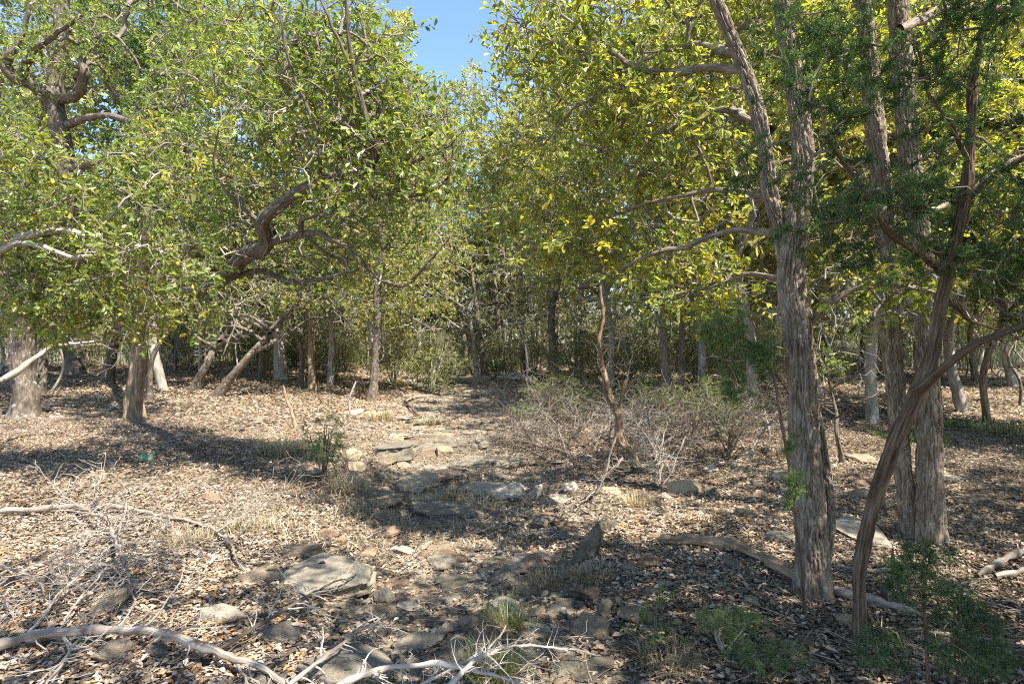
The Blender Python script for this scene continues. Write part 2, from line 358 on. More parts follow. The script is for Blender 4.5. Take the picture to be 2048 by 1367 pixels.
def grow(skel, targets, rtip, crook=.19, side=4):
    rtip = rtip*1.25
    """connect every target to the nearest wood already grown; returns twig tubes and tip directions"""
    mx = len(skel)+len(targets)*9+10
    P = np.zeros((mx, 3)); P[:len(skel)] = skel[:, :3]; cap = np.full(mx, 1e9); cap[:len(skel)] = skel[:, 3]*.85
    cnt = np.zeros(mx); n = len(skel); tw = []
    d0 = np.array([np.min(np.sum((skel[:, :3]-t)**2, 1)) for t in targets])
    for t in targets[np.argsort(d0)]:
        d = np.sum((P[:n]-t)**2, 1); b = int(np.argmin(d)); dist = math.sqrt(d[b])
        m = int(np.clip(dist/.13, 2, 7)); s = (np.arange(1, m+1)/m)[:, None]
        br = np.cumsum(rng.normal(size=(m, 3)), 0); br = br - s*br[-1]
        pts = P[b]+(t-P[b])*s + br*crook*dist/max(m, 1)**.5 + np.array([0, 0, 1])*(.10*dist*np.sin(s*math.pi))
        P[n:n+m] = pts; cap[n:n+m] = cap[b]
        tw.append((b, n, m)); n += m
    for b, s, m in reversed(tw):
        cnt[s+m-1] += 1
        for i in range(s+m-2, s-1, -1): cnt[i] += cnt[i+1]
        cnt[b] += cnt[s]
    mb = MB(); tips = []
    for b, s, m in tw:
        pts = np.concatenate([P[b:b+1], P[s:s+m]])
        r = np.minimum(rtip*np.maximum(cnt[s:s+m], 1)**.5, cap[s:s+m]); r = np.concatenate([[r[0]*1.1], r]); r[-1] *= .7
        r = r*(1+.15*rng.normal(size=len(r))).clip(.7, 1.3)
        V, Q, bk, _ = tube(pts, r, side if r[0] < .012 else side+2)
        mb.add(V, Q, bark=bk)
        tips.append((pts[-1], pts[-1]-pts[-2], pts[-2]))
    return mb, tips
def foliage(tips, spec, mixbase, mixvar, twig_mb, leaf_mb, lscale=1.0, dens=1.0):
    s = SPEC[spec]; T = np.array([t[0] for t in tips]); D = nrm(np.array([t[1] for t in tips])); B = np.array([t[2] for t in tips])
    S = s['S']; K = max(2, int(s['K']*dens)); n = len(T)*S
    T = np.repeat(T, S, 0); D = np.repeat(D, S, 0); B = np.repeat(B, S, 0)
    mixc = np.repeat(mixbase+mixvar*rng.normal(size=len(tips)), S)
    P0 = T + (B-T)*rng.random((n, 1))*.8
    dr = nrm(D*.55 + runit(n)*.9 + np.array([0, 0, .12])); ln = rng.uniform(*s['sl'], n)*lscale
    mid = P0 + dr*ln[:, None]*.5 + runit(n)*ln[:, None]*.07; end = P0 + dr*ln[:, None] + np.array([0, 0, -1.])*ln[:, None]*.08
    # thin triangular twiglets
    ax = nrm(np.cross(dr, runit(n))); bx = np.cross(dr, ax); r = (.0021*lscale if 'far' not in spec else .004) if spec != 'jun' else .0007
    ring = [ax, -.5*ax+.87*bx, -.5*ax-.87*bx]
    V = np.stack([P0+q*r*1.3 for q in ring]+[mid+q*r for q in ring]+[end+q*r*.4 for q in ring], 1)
    k = np.arange(n)[:, None]*9
    Q = np.concatenate([k+np.array([[o+a, o+b, o+3+b, o+3+a]]) for o in (0, 3) for a, b in ((0, 1), (1, 2), (2, 0))])
    twig_mb.add(V.reshape(-1, 3), Q, bark=V.reshape(-1, 3))
    # leaves
    N = n*K; f = np.tile((np.arange(K)+.5)/K, n)
    f = (.45+.6*f**.7) if 'jun' not in spec else (.05+.98*f)
    i = np.repeat(np.arange(n), K)
    f2 = np.minimum(f, 1)[:, None]
    Pm = np.where(f2 < .5, P0[i]+(mid[i]-P0[i])*f2*2, mid[i]+(end[i]-mid[i])*(f2*2-1))
    if 'jun' in spec:
        Dl = nrm(dr[i]*(1-s['ang']*.55) + runit(N)*s['ang']); Ul = nrm(np.array([0, 0, s['up']]) + runit(N)*.9)
    else:                                                # alternate leaves in a loose flat spray along each twig
        nt_ = nrm(np.array([0, 0, s['up']+.25]) + runit(n)*.75); sd_ = nrm(np.cross(dr, nt_)); sg = np.where(np.arange(N) % 2 == 0, 1., -1.)[:, None]
        Dl = nrm(dr[i]*(.35+.5*rng.random((N, 1))) + sd_[i]*sg*.75 + runit(N)*.42); Ul = nrm(nt_[i] + runit(N)*.42)
    L = (s['L'][0]+(s['L'][1]-s['L'][0])*rng.random(N)**1.3)*lscale*1.04; W = L*s['W']*rng.uniform(.8, 1.2, N)
    mv = np.clip(mixc[i]+rng.normal(size=N)*.13, 0, 1)
    leaf_mesh(leaf_mb, Pm, Dl, Ul, L, W, rng.random(N), mv, hex_=s['hex_'])
    return Pm, Dl, Ul, L, W, mv

# shared leaf meshes for leaves that show singly
def unit_leaf(name, mat, k):
    out = []
    for q in range(k):
        b = MB(); leaf_mesh(b, np.zeros((1, 3)), np.array([[1., 0, 0]]), np.array([[0, 0, 1.]]), np.ones(1), np.array([rng.uniform(.42, .52)]),
                  np.array([rng.random()]), np.array([np.clip(rng.normal(.5, .2), 0, 1)]), fold=rng.uniform(.1, .4), droop=rng.uniform(.05, .3))
        out.append(b.mesh(name, mat, True))
    return out
LEAF_UNITS = unit_leaf('leaf', M_oak, 7)
def leaf_parts(parent, origin, info, count=300):
    Pm, Dl, Ul, L, W, mv = info
    px = Pm[:, 0]/Pm[:, 1]*F+CX; py = CY-(Pm[:, 2]-EYE)/Pm[:, 1]*F
    ok = np.where((px > 0) & (px < 2048) & (py > 0) & (py < 1367))[0]
    pick = ok[np.argsort(-(L[ok]/Pm[ok, 1]))[:count]]
    for i in pick:
        x = Dl[i]; z = Ul[i]-x*np.dot(Ul[i], x); z /= np.linalg.norm(z); y = np.cross(z, x); p = Pm[i]-origin
        o = bpy.data.objects.new('leaf', random.choice(LEAF_UNITS)); col.objects.link(o); o.parent = parent
        s = L[i]*1.08
        o.matrix_local = Matrix(((x[0]*s, y[0]*s, z[0]*s, p[0]), (x[1]*s, y[1]*s, z[1]*s, p[1]), (x[2]*s, y[2]*s, z[2]*s, p[2]), (0, 0, 0, 1)))

# ------------------------------------------------------------------ trunks
def trunk_shape(S, k, amp, freq, strength=1.0, flare=.6, base_z=None, seed=0, style='plate'):
    V, Q, bk, D = tube(S[:, :3], S[:, 3], k)
    n = len(S); h = np.repeat(np.concatenate([[0], np.cumsum(np.linalg.norm(np.diff(S[:, :3], axis=0), axis=1))]), k)
    r = np.repeat(S[:, 3], k)
    th = np.tile(np.arange(k)*2*math.pi/k, n)
    kn = .10*fbm(bk*7+seed, 2)
    lob = 1 + kn + .07*np.sin(th*2+seed+h*.8) + .05*np.sin(th*3+seed*2-h*1.3)
    fl = flare*np.exp(-h/.16)*(1+.55*np.sin(th*5+seed)) if flare else 0
    b = bk + seed*7.1
    if style == 'plate':
        w = b + .012*np.stack([fbm(b*12+i*5, 2) for i in range(3)], 1)
        q = w*np.array([freq, freq, freq*.17]); f1 = np.abs(vnoise(q)); f2 = np.abs(vnoise(q*1.9+31))
        q2 = w*np.array([freq*.5, freq*.5, freq*.6]); f3 = np.abs(vnoise(q2+11))
        d = np.minimum(np.minimum(f1*3.4, f2*4.4+.1), f3*7+.3).clip(0, 1)**.8 - .75 + .22*fbm(b*np.array([freq*2.4, freq*2.4, freq*.7]), 3)
    else:
        q = b*np.array([freq, freq, freq*.07]); d = fbm(q, 3)*1.1 - .25*np.abs(vnoise(q*.5+5))
    out = r*(lob-1) + r*fl + amp*d*strength
    return V + D*out[:, None], Q, bk
def world_guides(G):
    return [np.array([[*at(px, py, Y), r] for px, py, Y, r in g]) for g in G]

def make_tree(name, label, cat, trunk, limbs=(), ells=(), spec='oak', bark=None, leafm=None, mix=(.4, .15), group=None, hi=False,
              rtip=.0026, amp=.012, freq=30, style='plate', k=None, lscale=1.0, dens=1.0, singles=0, flare=.6, skel_from=.35, crook=.19, world=False,
              twigm=None, stems=(), bare=0, bare_ells=()):
    bark = bark or M_oakbark; leafm = leafm or M_oak
    W = (lambda g: np.asarray(g, float)) if world else (lambda g: world_guides([g])[0])
    g0 = W(trunk); base = g0[0, :3].copy(); base[2] = gz1(base[0], base[1])
    root = thing(name, base, label, cat, group)
    g0[0, 2] = base[2]-.12
    step = .012 if hi else .05
    S = spline(g0, step)
    seed = (hash(label) % 97)*.13 if False else (sum(map(ord, label)) % 97)*.13
    mb = MB(); kk = k or (120 if hi else 20)
    V, Q, bk = trunk_shape(S, kk, amp, freq, flare=flare, seed=seed, style=style); mb.add(V, Q, bark=bk)
    mb.build('trunk', bark, root, base)
    sk = [S[::max(1, int(.1/step))]]; L0 = len(sk[0]); sk[0] = sk[0][int(L0*skel_from):]
    for g in stems:
        Sg = spline(W(g), step); b = MB(); V, Q, bk = trunk_shape(Sg, kk, amp, freq, flare=0, seed=seed+2, style=style); b.add(V, Q, bark=bk)
        b.build('stem', bark, root, base); sk.append(Sg[::max(1, int(.1/step))])
    for g in limbs:
        Sg = spline(W(g), .06)
        jit = np.cumsum(rng.normal(size=(len(Sg), 3))*.006, 0); Sg[:, :3] += jit-np.linspace(0, 1, len(Sg))[:, None]*jit[-1]*.5
        Sg[:, 3] *= 1+.1*rng.normal(size=len(Sg)).clip(-1.5, 1.5)
        b = MB(); V, Q, bk = trunk_shape(Sg, 12, min(amp*.5, .006), freq*1.2, flare=0, seed=seed+3, style=style); b.add(V, Q, bark=bk)
        b.build('branch', bark, root, base); sk.append(Sg[1:])
    if ells:
        sk = np.concatenate(sk)
        tg = np.concatenate([sample_ell(e) for e in ells]) if not world else np.concatenate(list(ells))
        tg = tg[(tg[:, 2] > gz(tg[:, 0], tg[:, 1])+.12) & (np.linalg.norm(tg-np.array([0, 0, EYE]), axis=1) > 1.9)]
        if len(tg) < 3:
            print('NO TARGETS', label); return root
        tmb, tips = grow(sk, tg, rtip, crook)
        if bare: tips = [t for t in tips if rng.random() > bare]
        if len(bare_ells):
            bt = np.concatenate([sample_ell(e) for e in bare_ells]) if not world else np.concatenate(list(bare_ells))
            bt = bt[(bt[:, 2] > gz(bt[:, 0], bt[:, 1])+.2) & (np.linalg.norm(bt-np.array([0, 0, EYE]), axis=1) > 1.9)]
            bmb, _ = grow(sk, bt, rtip*.8, .22); bmb.build('dead_twigs', M_greytwig, root, base, kind='stuff')
        lmb = MB(); info = foliage(tips, spec, mix[0], mix[1], tmb, lmb, lscale, dens)
        tmb.build('twigs', twigm or M_twig, root, base, kind='stuff')
        lmb.build('crown', leafm, root, base, smooth=False, kind='stuff')
        if singles: leaf_parts(root, base, info, singles)
    return root
def gp(px, py, r, dz=0):
    """guide row on the ground"""
    p = ground_at(px, py); return (px, py, p[1], r)

# ================================================================== TREES IN FRONT
Y1 = ground_at(1630, 1190)[1]
make_tree('elm_tree', 'stout furrowed grey brown trunk right of the creek bed, fallen log against its foot', 'tree',
  [(1630, 1192, Y1, 0.0934), (1625, 1120, Y1, 0.0882), (1618, 1000, Y1, 0.0867), (1611, 900, Y1, 0.0853), (1606, 780, Y1, 0.0807), (1596, 660, Y1, 0.0778), (1584, 570, Y1, 0.0763), (1590, 470, Y1, 0.0658),
   (1606, 330, Y1, 0.0583), (1592, 180, Y1+.05, 0.0538), (1570, 60, Y1+.1, 0.0493), (1556, -150, Y1+.1, 0.0449), (1570, -420, Y1+.1, 0.0374), (1520, -800, Y1, 0.0262)],
  stems=[[(1586, 590, Y1, 0.0635), (1566, 480, Y1+.05, 0.0479), (1540, 380, Y1+.05, 0.0433), (1526, 270, Y1+.05, 0.0418), (1494, 154, Y1+.1, 0.0404), (1440, 20, Y1+.1, 0.0374), (1380, -150, Y1, 0.0314), (1330, -420, Y1-.2, 0.0224)],
         [(1622, 1185, Y1+.12, 0.0748), (1650, 1050, Y1+.13, 0.0561), (1645, 930, Y1+.12, 0.0449), (1628, 830, Y1+.09, 0.0374), (1612, 740, Y1+.05, 0.0224)]],
  limbs=[[(1500, 150, Y1+.1, .032), (1420, 133, Y1+.2, .027), (1340, 140, Y1+.3, .024), (1268, 133, Y1+.35, .021), (1235, 108, Y1+.4, .017), (1190, 72, Y1+.4, .013), (1120, 20, Y1+.45, .008)],
         [(1268, 134, Y1+.35, .013), (1220, 178, Y1+.4, .010), (1150, 222, Y1+.4, .008), (1085, 292, Y1+.5, .005)],
         [(1474, 104, Y1+.1, .034), (1432, 98, Y1+.6, .031), (1370, 86, Y1+.9, .028), (1310, 102, Y1+1, .022), (1255, 122, Y1+1, .015), (1210, 145, Y1+1.1, .008)],
         [(1540, 262, Y1+.1, .036), (1460, 216, Y1+.7, .030), (1400, 232, Y1+.9, .028), (1350, 242, Y1+1, .024), (1315, 276, Y1+1, .02), (1288, 302, Y1+1, .018), (1252, 332, Y1+1.1, .014), (1180, 372, Y1+1.2, .008)],
         [(1575, 560, Y1+.1, .022), (1500, 548, Y1+.4, .017), (1430, 570, Y1+.6, .013), (1330, 590, Y1+.7, .010), (1240, 612, Y1+.8, .006)],
         [(1548, 400, Y1+.1, .024), (1450, 380, Y1+.5, .018), (1330, 400, Y1+.8, .014), (1200, 440, Y1+1, .009), (1090, 450, Y1+1.2, .005)],
         [(1560, 462, Y1+.05, .026), (1470, 456, Y1+.3, .021), (1380, 486, Y1+.5, .018), (1312, 496, Y1+.6, .016), (1258, 520, Y1+.7, .012), (1200, 552, Y1+.8, .009), (1150, 574, Y1+.9, .006)],
         [(1622, 645, Y1-.02, .024), (1656, 611, Y1-.1, .021), (1710, 580, Y1-.15, .019), (1758, 567, Y1-.2, .017), (1827, 577, Y1-.25, .014), (1875, 588, Y1-.25, .010), (1940, 620, Y1-.3, .006)],
         [(1560, -180, Y1, .04), (1350, -300, Y1-.2, .03), (1150, -380, Y1-.1, .02), (1000, -420, Y1+.2, .012)]],
  ells=[(1180, 120, 5.0, 200, 140, .8, 170), (1140, 330, 5.3, 170, 110, .8, 120), (1380, 310, 5.2, 150, 190, .7, 110), (1250, 500, 4.9, 170, 60, .6, 70), (1420, 30, 4.9, 240, 120, .8, 150),
        (1500, -300, 4.0, 520, 200, 1.4, 110), (1760, -300, 4.6, 500, 250, 1.2, 50), (1080, 60, 4.4, 90, 90, .6, 60), (1150, 180, 4.1, 170, 150, .3, 70), (1340, 180, 4.0, 130, 130, .3, 45), (1180, 470, 4.5, 240, 80, .5, 80), (1040, 430, 5.0, 100, 90, .5, 45), (1380, 570, 4.3, 150, 55, .4, 50), (1800, 590, 3.5, 130, 40, .3, 25)],
  spec='oak', bark=M_bark, mix=(.62, .16), hi=True, k=170, amp=.017, freq=46, singles=300, skel_from=.55, lscale=1.0, dens=.8,
  bare_ells=[(1250, 450, 4.8, 260, 200, .8, 140), (1780, 560, 4.2, 250, 90, .6, 70)])

p2 = ground_at(1845, 1085); Y2 = p2[1]
make_tree('elm_tree', 'twin stemmed furrowed grey trunk forking at the ground behind the leaning reddish juniper', 'tree',
  [(1860, 1092, Y2, 0.1003), (1859, 1000, Y2, 0.0918), (1860, 900, Y2, 0.0884), (1857, 780, Y2, 0.0850), (1853, 650, Y2+.05, 0.0816), (1846, 520, Y2+.05, 0.0782), (1826, 380, Y2+.1, 0.0808), (1812, 240, Y2+.1, 0.0765), (1800, 80, Y2+.1, 0.0723), (1790, -150, Y2+.1, 0.0595), (1800, -500, Y2, 0.0382)],
  stems=[[(1820, 1072, Y2+.08, 0.0680), (1808, 960, Y2+.12, 0.0646), (1797, 850, Y2+.15, 0.0663), (1787, 740, Y2+.2, 0.0697), (1779, 640, Y2+.2, 0.0697), (1770, 520, Y2+.25, 0.0680), (1764, 400, Y2+.3, 0.0680), (1750, 250, Y2+.35, 0.0680), (1738, 100, Y2+.4, 0.0595), (1700, -150, Y2+.4, 0.0467), (1640, -500, Y2+.4, 0.0255)]],
  limbs=[[(1800, 60, Y2, .04), (1900, 20, Y2+.3, .035), (2020, 20, Y2+.5, .03), (2150, -60, Y2+.6, .02)],
         [(1745, 200, Y2+.3, .03), (1690, 130, Y2+.6, .024), (1620, 60, Y2+.8, .016), (1540, 20, Y2+1, .01)],
         [(1830, 430, Y2, .022), (1900, 400, Y2+.3, .02), (1990, 330, Y2+.5, .016), (2080, 290, Y2+.6, .01)]],
  ells=[(1900, 100, 5.4, 220, 160, .8, 130), (1650, 150, 5.6, 160, 180, .8, 90), (2000, 330, 5.4, 130, 130, .6, 60), (1750, -300, 5.2, 500, 200, 1.2, 50)],
  spec='oak', bark=M_bark, mix=(.64, .16), hi=True, k=150, amp=.017, freq=44, skel_from=.6)

Y3 = ground_at(1722, 1290)[1]
make_tree('juniper_tree', 'slender leaning reddish brown juniper with shredding bark crossing in front of the twin trunk', 'tree',
  [(1722, 1292, Y3, 0.0308), (1718, 1200, Y3, 0.0287), (1722, 1120, Y3, 0.0294), (1740, 1030, Y3, 0.0323), (1768, 940, Y3, 0.0338), (1795, 870, Y3, 0.0338), (1836, 780, Y3, 0.0374), (1866, 700, Y3, 0.0308), (1884, 600, Y3, 0.0294), (1906, 500, Y3, 0.0272),
   (1932, 380, Y3, 0.0276), (1942, 250, Y3, 0.0172), (1948, 150, Y3+.05, 0.0184), (1976, 20, Y3+.1, 0.0115), (1990, -150, Y3, 0.0086)],
  limbs=[[(1838, 785, Y3-.02, .032), (1880, 755, Y3-.1, .022), (1940, 705, Y3-.2, .019), (2000, 670, Y3-.3, .017), (2070, 640, Y3-.4, .013)],
         [(1884, 545, Y3, .024), (1840, 505, Y3-.1, .02), (1790, 470, Y3-.15, .017), (1740, 405, Y3-.2, .015), (1690, 335, Y3-.25, .012), (1640, 270, Y3-.3, .008)],
         [(1892, 510, Y3, .02), (1845, 475, Y3+.15, .015), (1800, 455, Y3+.2, .012), (1750, 448, Y3+.3, .008)],
         [(1935, 330, Y3, .014), (1900, 250, Y3-.1, .011), (1850, 180, Y3-.1, .008), (1820, 60, Y3-.1, .006)],
         [(1930, 400, Y3, .016), (2000, 345, Y3-.1, .014), (2080, 300, Y3-.2, .01)],
         [(1895, 600, Y3, .014), (1950, 640, Y3+.2, .01), (2060, 690, Y3+.4, .007)]],
  ells=[(1700, 170, 2.9, 150, 170, .35, 98), (1880, 170, 2.9, 140, 170, .35, 84), (1640, 420, 2.95, 120, 110, .3, 56), (1790, 400, 2.9, 150, 110, .35, 76), (1970, 420, 2.9, 90, 170, .3, 56),
        (1830, 520, 2.9, 170, 60, .3, 41), (1620, 60, 2.9, 150, 90, .3, 50), (1500, 300, 3.0, 90, 120, .25, 21), (1900, -200, 2.9, 300, 160, .5, 84), (1960, 20, 2.8, 110, 90, .3, 46)],
  spec='jun', bark=M_junbark, leafm=M_jun, mix=(.42, .2), hi=True, k=90, amp=.012, freq=95, style='shred', skel_from=.55, rtip=.0022, flare=.2, dens=1.0)

Yl = 11.0
pb = ground_at(1612, 1236)
make_tree('juniper_sapling', 'thin juniper sapling hugging the stout furrowed trunk, pale green sprays above', 'sapling',
  [(1611, 1237, pb[1], .011), (1606, 1180, pb[1], .010), (1594, 1060, pb[1]-.02, .009), (1580, 940, pb[1], .009), (1562, 840, pb[1]+.03, .008), (1545, 740, pb[1]+.05, .008), (1510, 690, pb[1]+.1, .006), (1450, 660, pb[1]+.15, .004)],
  limbs=[[(1582, 790, pb[1]+.08, .008), (1545, 735, pb[1]+.12, .007), (1500, 712, pb[1]+.15, .005), (1440, 735, pb[1]+.2, .003)]],
  ells=[(1470, 665, pb[1]+.15, 85, 45, .18, 70), (1530, 700, pb[1]+.1, 45, 50, .12, 40), (1480, 780, pb[1]+.1, 60, 60, .12, 26), (1585, 950, pb[1]-.05, 25, 90, .06, 22)],
  spec='jun', bark=M_junbark, leafm=M_jun, mix=(.85, .15), k=10, amp=.001, freq=55, style='shred', skel_from=.3, rtip=.0016, flare=0, lscale=.8)
pb = ground_at(1862, 1300)
make_tree('juniper_sapling', 'thin stemmed dark juniper sapling in the bottom right corner of the leaf litter', 'sapling',
  [(1868, 1330, 2.35, .008), (1850, 1240, 2.35, .007), (1848, 1180, 2.35, .006), (1858, 1120, 2.4, .004), (1840, 1060, 2.4, .002)],
  limbs=[[(1850, 1230, 2.35, .004), (1820, 1150, 2.3, .003), (1790, 1100, 2.3, .002)], [(1866, 1300, 2.3, .004), (1930, 1270, 2.2, .003), (2000, 1230, 2.2, .002)]],
  ells=[(1860, 1110, 2.4, 60, 40, .12, 26), (1800, 1150, 2.35, 70, 50, .12, 24), (1900, 1200, 2.3, 80, 70, .15, 36), (1960, 1290, 2.25, 90, 60, .15, 36), (1780, 1300, 2.35, 80, 50, .12, 26)],
  spec='jun', bark=M_junbark, leafm=M_jun, mix=(.3, .15), k=8, amp=.0006, freq=55, style='shred', skel_from=.2, rtip=.0013, flare=0, lscale=.7)

# left: stout oak, tan juniper, arching oak, centre oak ------------------------------------------------
YA = ground_at(48, 832)[1]
make_tree('oak_tree', 'stout grey oak trunk with flared foot at the left edge of the litter', 'tree',
  [(48, 834, YA, 0.2160), (50, 790, YA, 0.2000), (44, 720, YA, 0.2080), (52, 640, YA, 0.2000), (90, 540, YA-.3, 0.1760), (128, 440, YA-.6, 0.1600), (140, 380, YA-.8, 0.1480), (124, 290, YA-.9, 0.1400), (108, 190, YA-1, 0.1320), (120, 90, YA-1, 0.1120), (130, -60, YA-1, 0.0880), (150, -300, YA-1, 0.0480)],
  limbs=[[(112, 200, YA-1, .10), (60, 165, YA-1.3, .085), (38, 160, YA-1.4, .08), (15, 130, YA-1.5, .07), (40, 90, YA-1.6, .05), (60, 10, YA-1.7, .03)],
         [(38, 160, YA-1.4, .06), (70, 100, YA-1.6, .05), (110, 70, YA-1.8, .035), (170, 30, YA-2, .02)],
         [(108, 198, YA-1, .09), (150, 192, YA-1.2, .08), (170, 150, YA-1.4, .065), (165, 120, YA-1.4, .05), (190, 90, YA-1.5, .03)],
         [(130, 250, YA-.9, .07), (200, 240, YA-1.4, .05), (270, 250, YA-1.8, .04), (300, 230, YA-2, .03), (370, 220, YA-2.2, .018)],
         [(135, 340, YA-.8, .07), (230, 320, YA-1.5, .05), (360, 290, YA-2, .04), (420, 300, YA-2.2, .03), (500, 312, YA-2.4, .016)],
         [(20, 640, YA-.1, .08), (0, 560, YA-.4, .06), (-40, 480, YA-.8, .04)]],
  ells=[(120, 90, YA+.4, 240, 170, 1.2, 230), (270, 120, YA-.6, 180, 150, 1.2, 130), (330, 260, 8.2, 150, 90, 1, 70), (60, 250, YA+.4, 120, 120, .8, 50), (430, 80, 9.0, 170, 150, 1.2, 150), (30, 420, YA, 140, 120, 1, 70), (70, 70, YA-1.6, 150, 110, .8, 80), (150, -350, 8.6, 400, 200, 1.6, 40)],
  spec='oakmid', mix=(.36, .16), amp=.02, freq=16, k=48, skel_from=.6, rtip=.004, lscale=.92)

YJ = ground_at(272, 838)[1]
make_tree('juniper_tree', 'tan shaggy barked juniper trunk lit by the sun, left of the leaning oaks', 'tree',
  [(272, 840, YJ, 0.1482), (270, 790, YJ, 0.1326), (276, 740, YJ, 0.1326), (281, 690, YJ, 0.1287), (284, 630, YJ, 0.1248), (282, 560, YJ, 0.1170), (290, 450, YJ, 0.1014), (300, 300, YJ, 0.0780), (310, 120, YJ, 0.0546), (300, -60, YJ, 0.0312)],
  limbs=[[(276, 690, YJ-.1, .045), (250, 650, YJ-.5, .03), (220, 630, YJ-.9, .02), (180, 640, YJ-1.2, .012)], [(284, 600, YJ-.1, .05), (340, 540, YJ-.5, .035), (400, 500, YJ-.9, .02)]],
  ells=[(300, 200, YJ, 130, 260, 1, 100), (290, 420, YJ, 170, 110, 1.1, 60)],
  spec='junfar', bark=M_tanbark, leafm=M_jun, mix=(.6, .2), k=40, amp=.05, freq=22, style='shred', skel_from=.5, rtip=.004, flare=.6)

YB = ground_at(215, 768)[1]
make_tree('oak_tree', 'dark trunked oak whose thick crooked limb arches over the clearing towards the centre', 'tree',
  [(215, 770, YB, 0.1924), (218, 735, YB, 0.1628), (228, 690, YB, 0.1480), (256, 640, YB-2, 0.1184), (318, 610, 9.3, 0.1036), (390, 582, 8.0, 0.0888), (448, 556, 7.05, 0.0851), (492, 511, 6.45, 0.0829), (533, 489, 6.25, 0.0799), (524, 446, 6.05, 0.0725), (552, 416, 5.95, 0.0651), (600, 382, 5.85, 0.0577), (660, 356, 5.75, 0.0488),
   (728, 340, 5.65, 0.0414), (752, 310, 5.55, 0.0370), (742, 270, 5.45, 0.0311), (720, 190, 5.35, 0.0237), (700, 100, 5.25, 0.0163), (690, -40, 5.15, 0.0089)],
  limbs=[[(536, 489, 6.25, 0.0444), (580, 474, 6.05, 0.0370), (629, 464, 5.95, 0.0333), (683, 486, 5.85, 0.0252), (720, 520, 5.85, 0.0178), (760, 560, 5.85, 0.0089)],
         [(600, 470, 5.95, 0.0222), (604, 440, 5.85, 0.0192), (640, 430, 5.75, 0.0148), (690, 435, 5.65, 0.0104), (760, 470, 5.65, 0.0052)],
         [(640, 366, 5.75, 0.0222), (640, 320, 5.55, 0.0192), (630, 250, 5.45, 0.0163), (580, 110, 5.35, 0.0133), (565, 20, 5.25, 0.0089)],
         [(740, 340, 5.65, 0.0222), (790, 335, 5.55, 0.0207), (850, 316, 5.45, 0.0178), (895, 300, 5.35, 0.0104), (940, 250, 5.35, 0.0044)],
         [(700, 350, 5.70, 0.0222), (730, 385, 5.65, 0.0207), (790, 395, 5.55, 0.0178), (830, 400, 5.45, 0.0148), (890, 370, 5.35, 0.0118), (905, 310, 5.35, 0.0089), (890, 220, 5.25, 0.0044)],
         [(752, 310, 5.55, 0.0178), (700, 260, 5.35, 0.0148), (650, 180, 5.25, 0.0104), (600, 150, 5.15, 0.0059)],
         [(448, 556, 7.05, 0.0444), (478, 549, 6.85, 0.0407), (530, 539, 6.65, 0.0370), (580, 562, 6.45, 0.0311), (640, 556, 6.25, 0.0222), (720, 540, 6.15, 0.0104)],
         [(524, 446, 6.05, 0.0222), (470, 400, 5.95, 0.0178), (430, 330, 5.85, 0.0133), (440, 250, 5.75, 0.0074)],
         [(700, 130, 5.25, 0.0148), (600, -60, 5.05, 0.0118), (450, -180, 5.05, 0.0074)]],
  ells=[(650, 110, 6.05, 190, 150, .9, 190), (800, 290, 6.25, 135, 135, .7, 130), (590, 300, 6.65, 190, 140, .9, 140), (480, 130, 6.75, 200, 160, .9, 150), (700, 470, 6.75, 190, 90, .8, 90), (520, -220, 6.15, 380, 170, 1.2, 24), (420, 420, 6.95, 130, 100, .7, 50), (740, 190, 6.05, 120, 110, .6, 70), (760, 100, 6.15, 55, 90, .4, 24), (640, 230, 5.5, 190, 110, .3, 70), (850, 320, 5.3, 90, 110, .3, 45), (720, 400, 5.5, 120, 60, .3, 30)],
  spec='oak', mix=(.42, .14), amp=.014, freq=24, k=40, skel_from=.45, rtip=.0040, singles=300, lscale=1.2, dens=.68,
  bare_ells=[(640, 300, 5.8, 250, 220, .8, 170), (600, 560, 6.4, 220, 90, .8, 90)])

YC = ground_at(742, 803)[1]
make_tree('oak_tree', 'slim curved brown oak trunk standing left of the creek bed in mid clearing', 'tree',
  [(740, 805, YC, .13), (746, 770, YC, .10), (750, 720, YC, .098), (757, 650, YC, .094), (753, 600, YC, .09), (762, 520, YC, .085), (762, 460, YC, .08), (745, 400, YC, .075), (735, 330, YC, .06), (700, 230, YC, .04), (690, 140, YC, .02)],
  limbs=[[(758, 560, YC, .05), (810, 570, YC-.6, .04), (860, 520, YC-1, .03), (900, 470, YC-1.2, .018)], [(760, 500, YC, .05), (690, 450, YC-.5, .035), (620, 430, YC-.8, .02)], [(762, 600, YC, .035), (830, 640, YC-.4, .025), (900, 680, YC-.6, .014)]],
  ells=[(720, 330, YC, 150, 130, 1.4, 110), (840, 480, YC, 110, 110, 1.3, 90), (650, 460, YC, 110, 90, 1.2, 70), (800, 600, YC, 130, 50, 1.2, 50)],
  spec='oakmid', mix=(.48, .16), amp=.01, freq=22, k=24, skel_from=.4, rtip=.004)

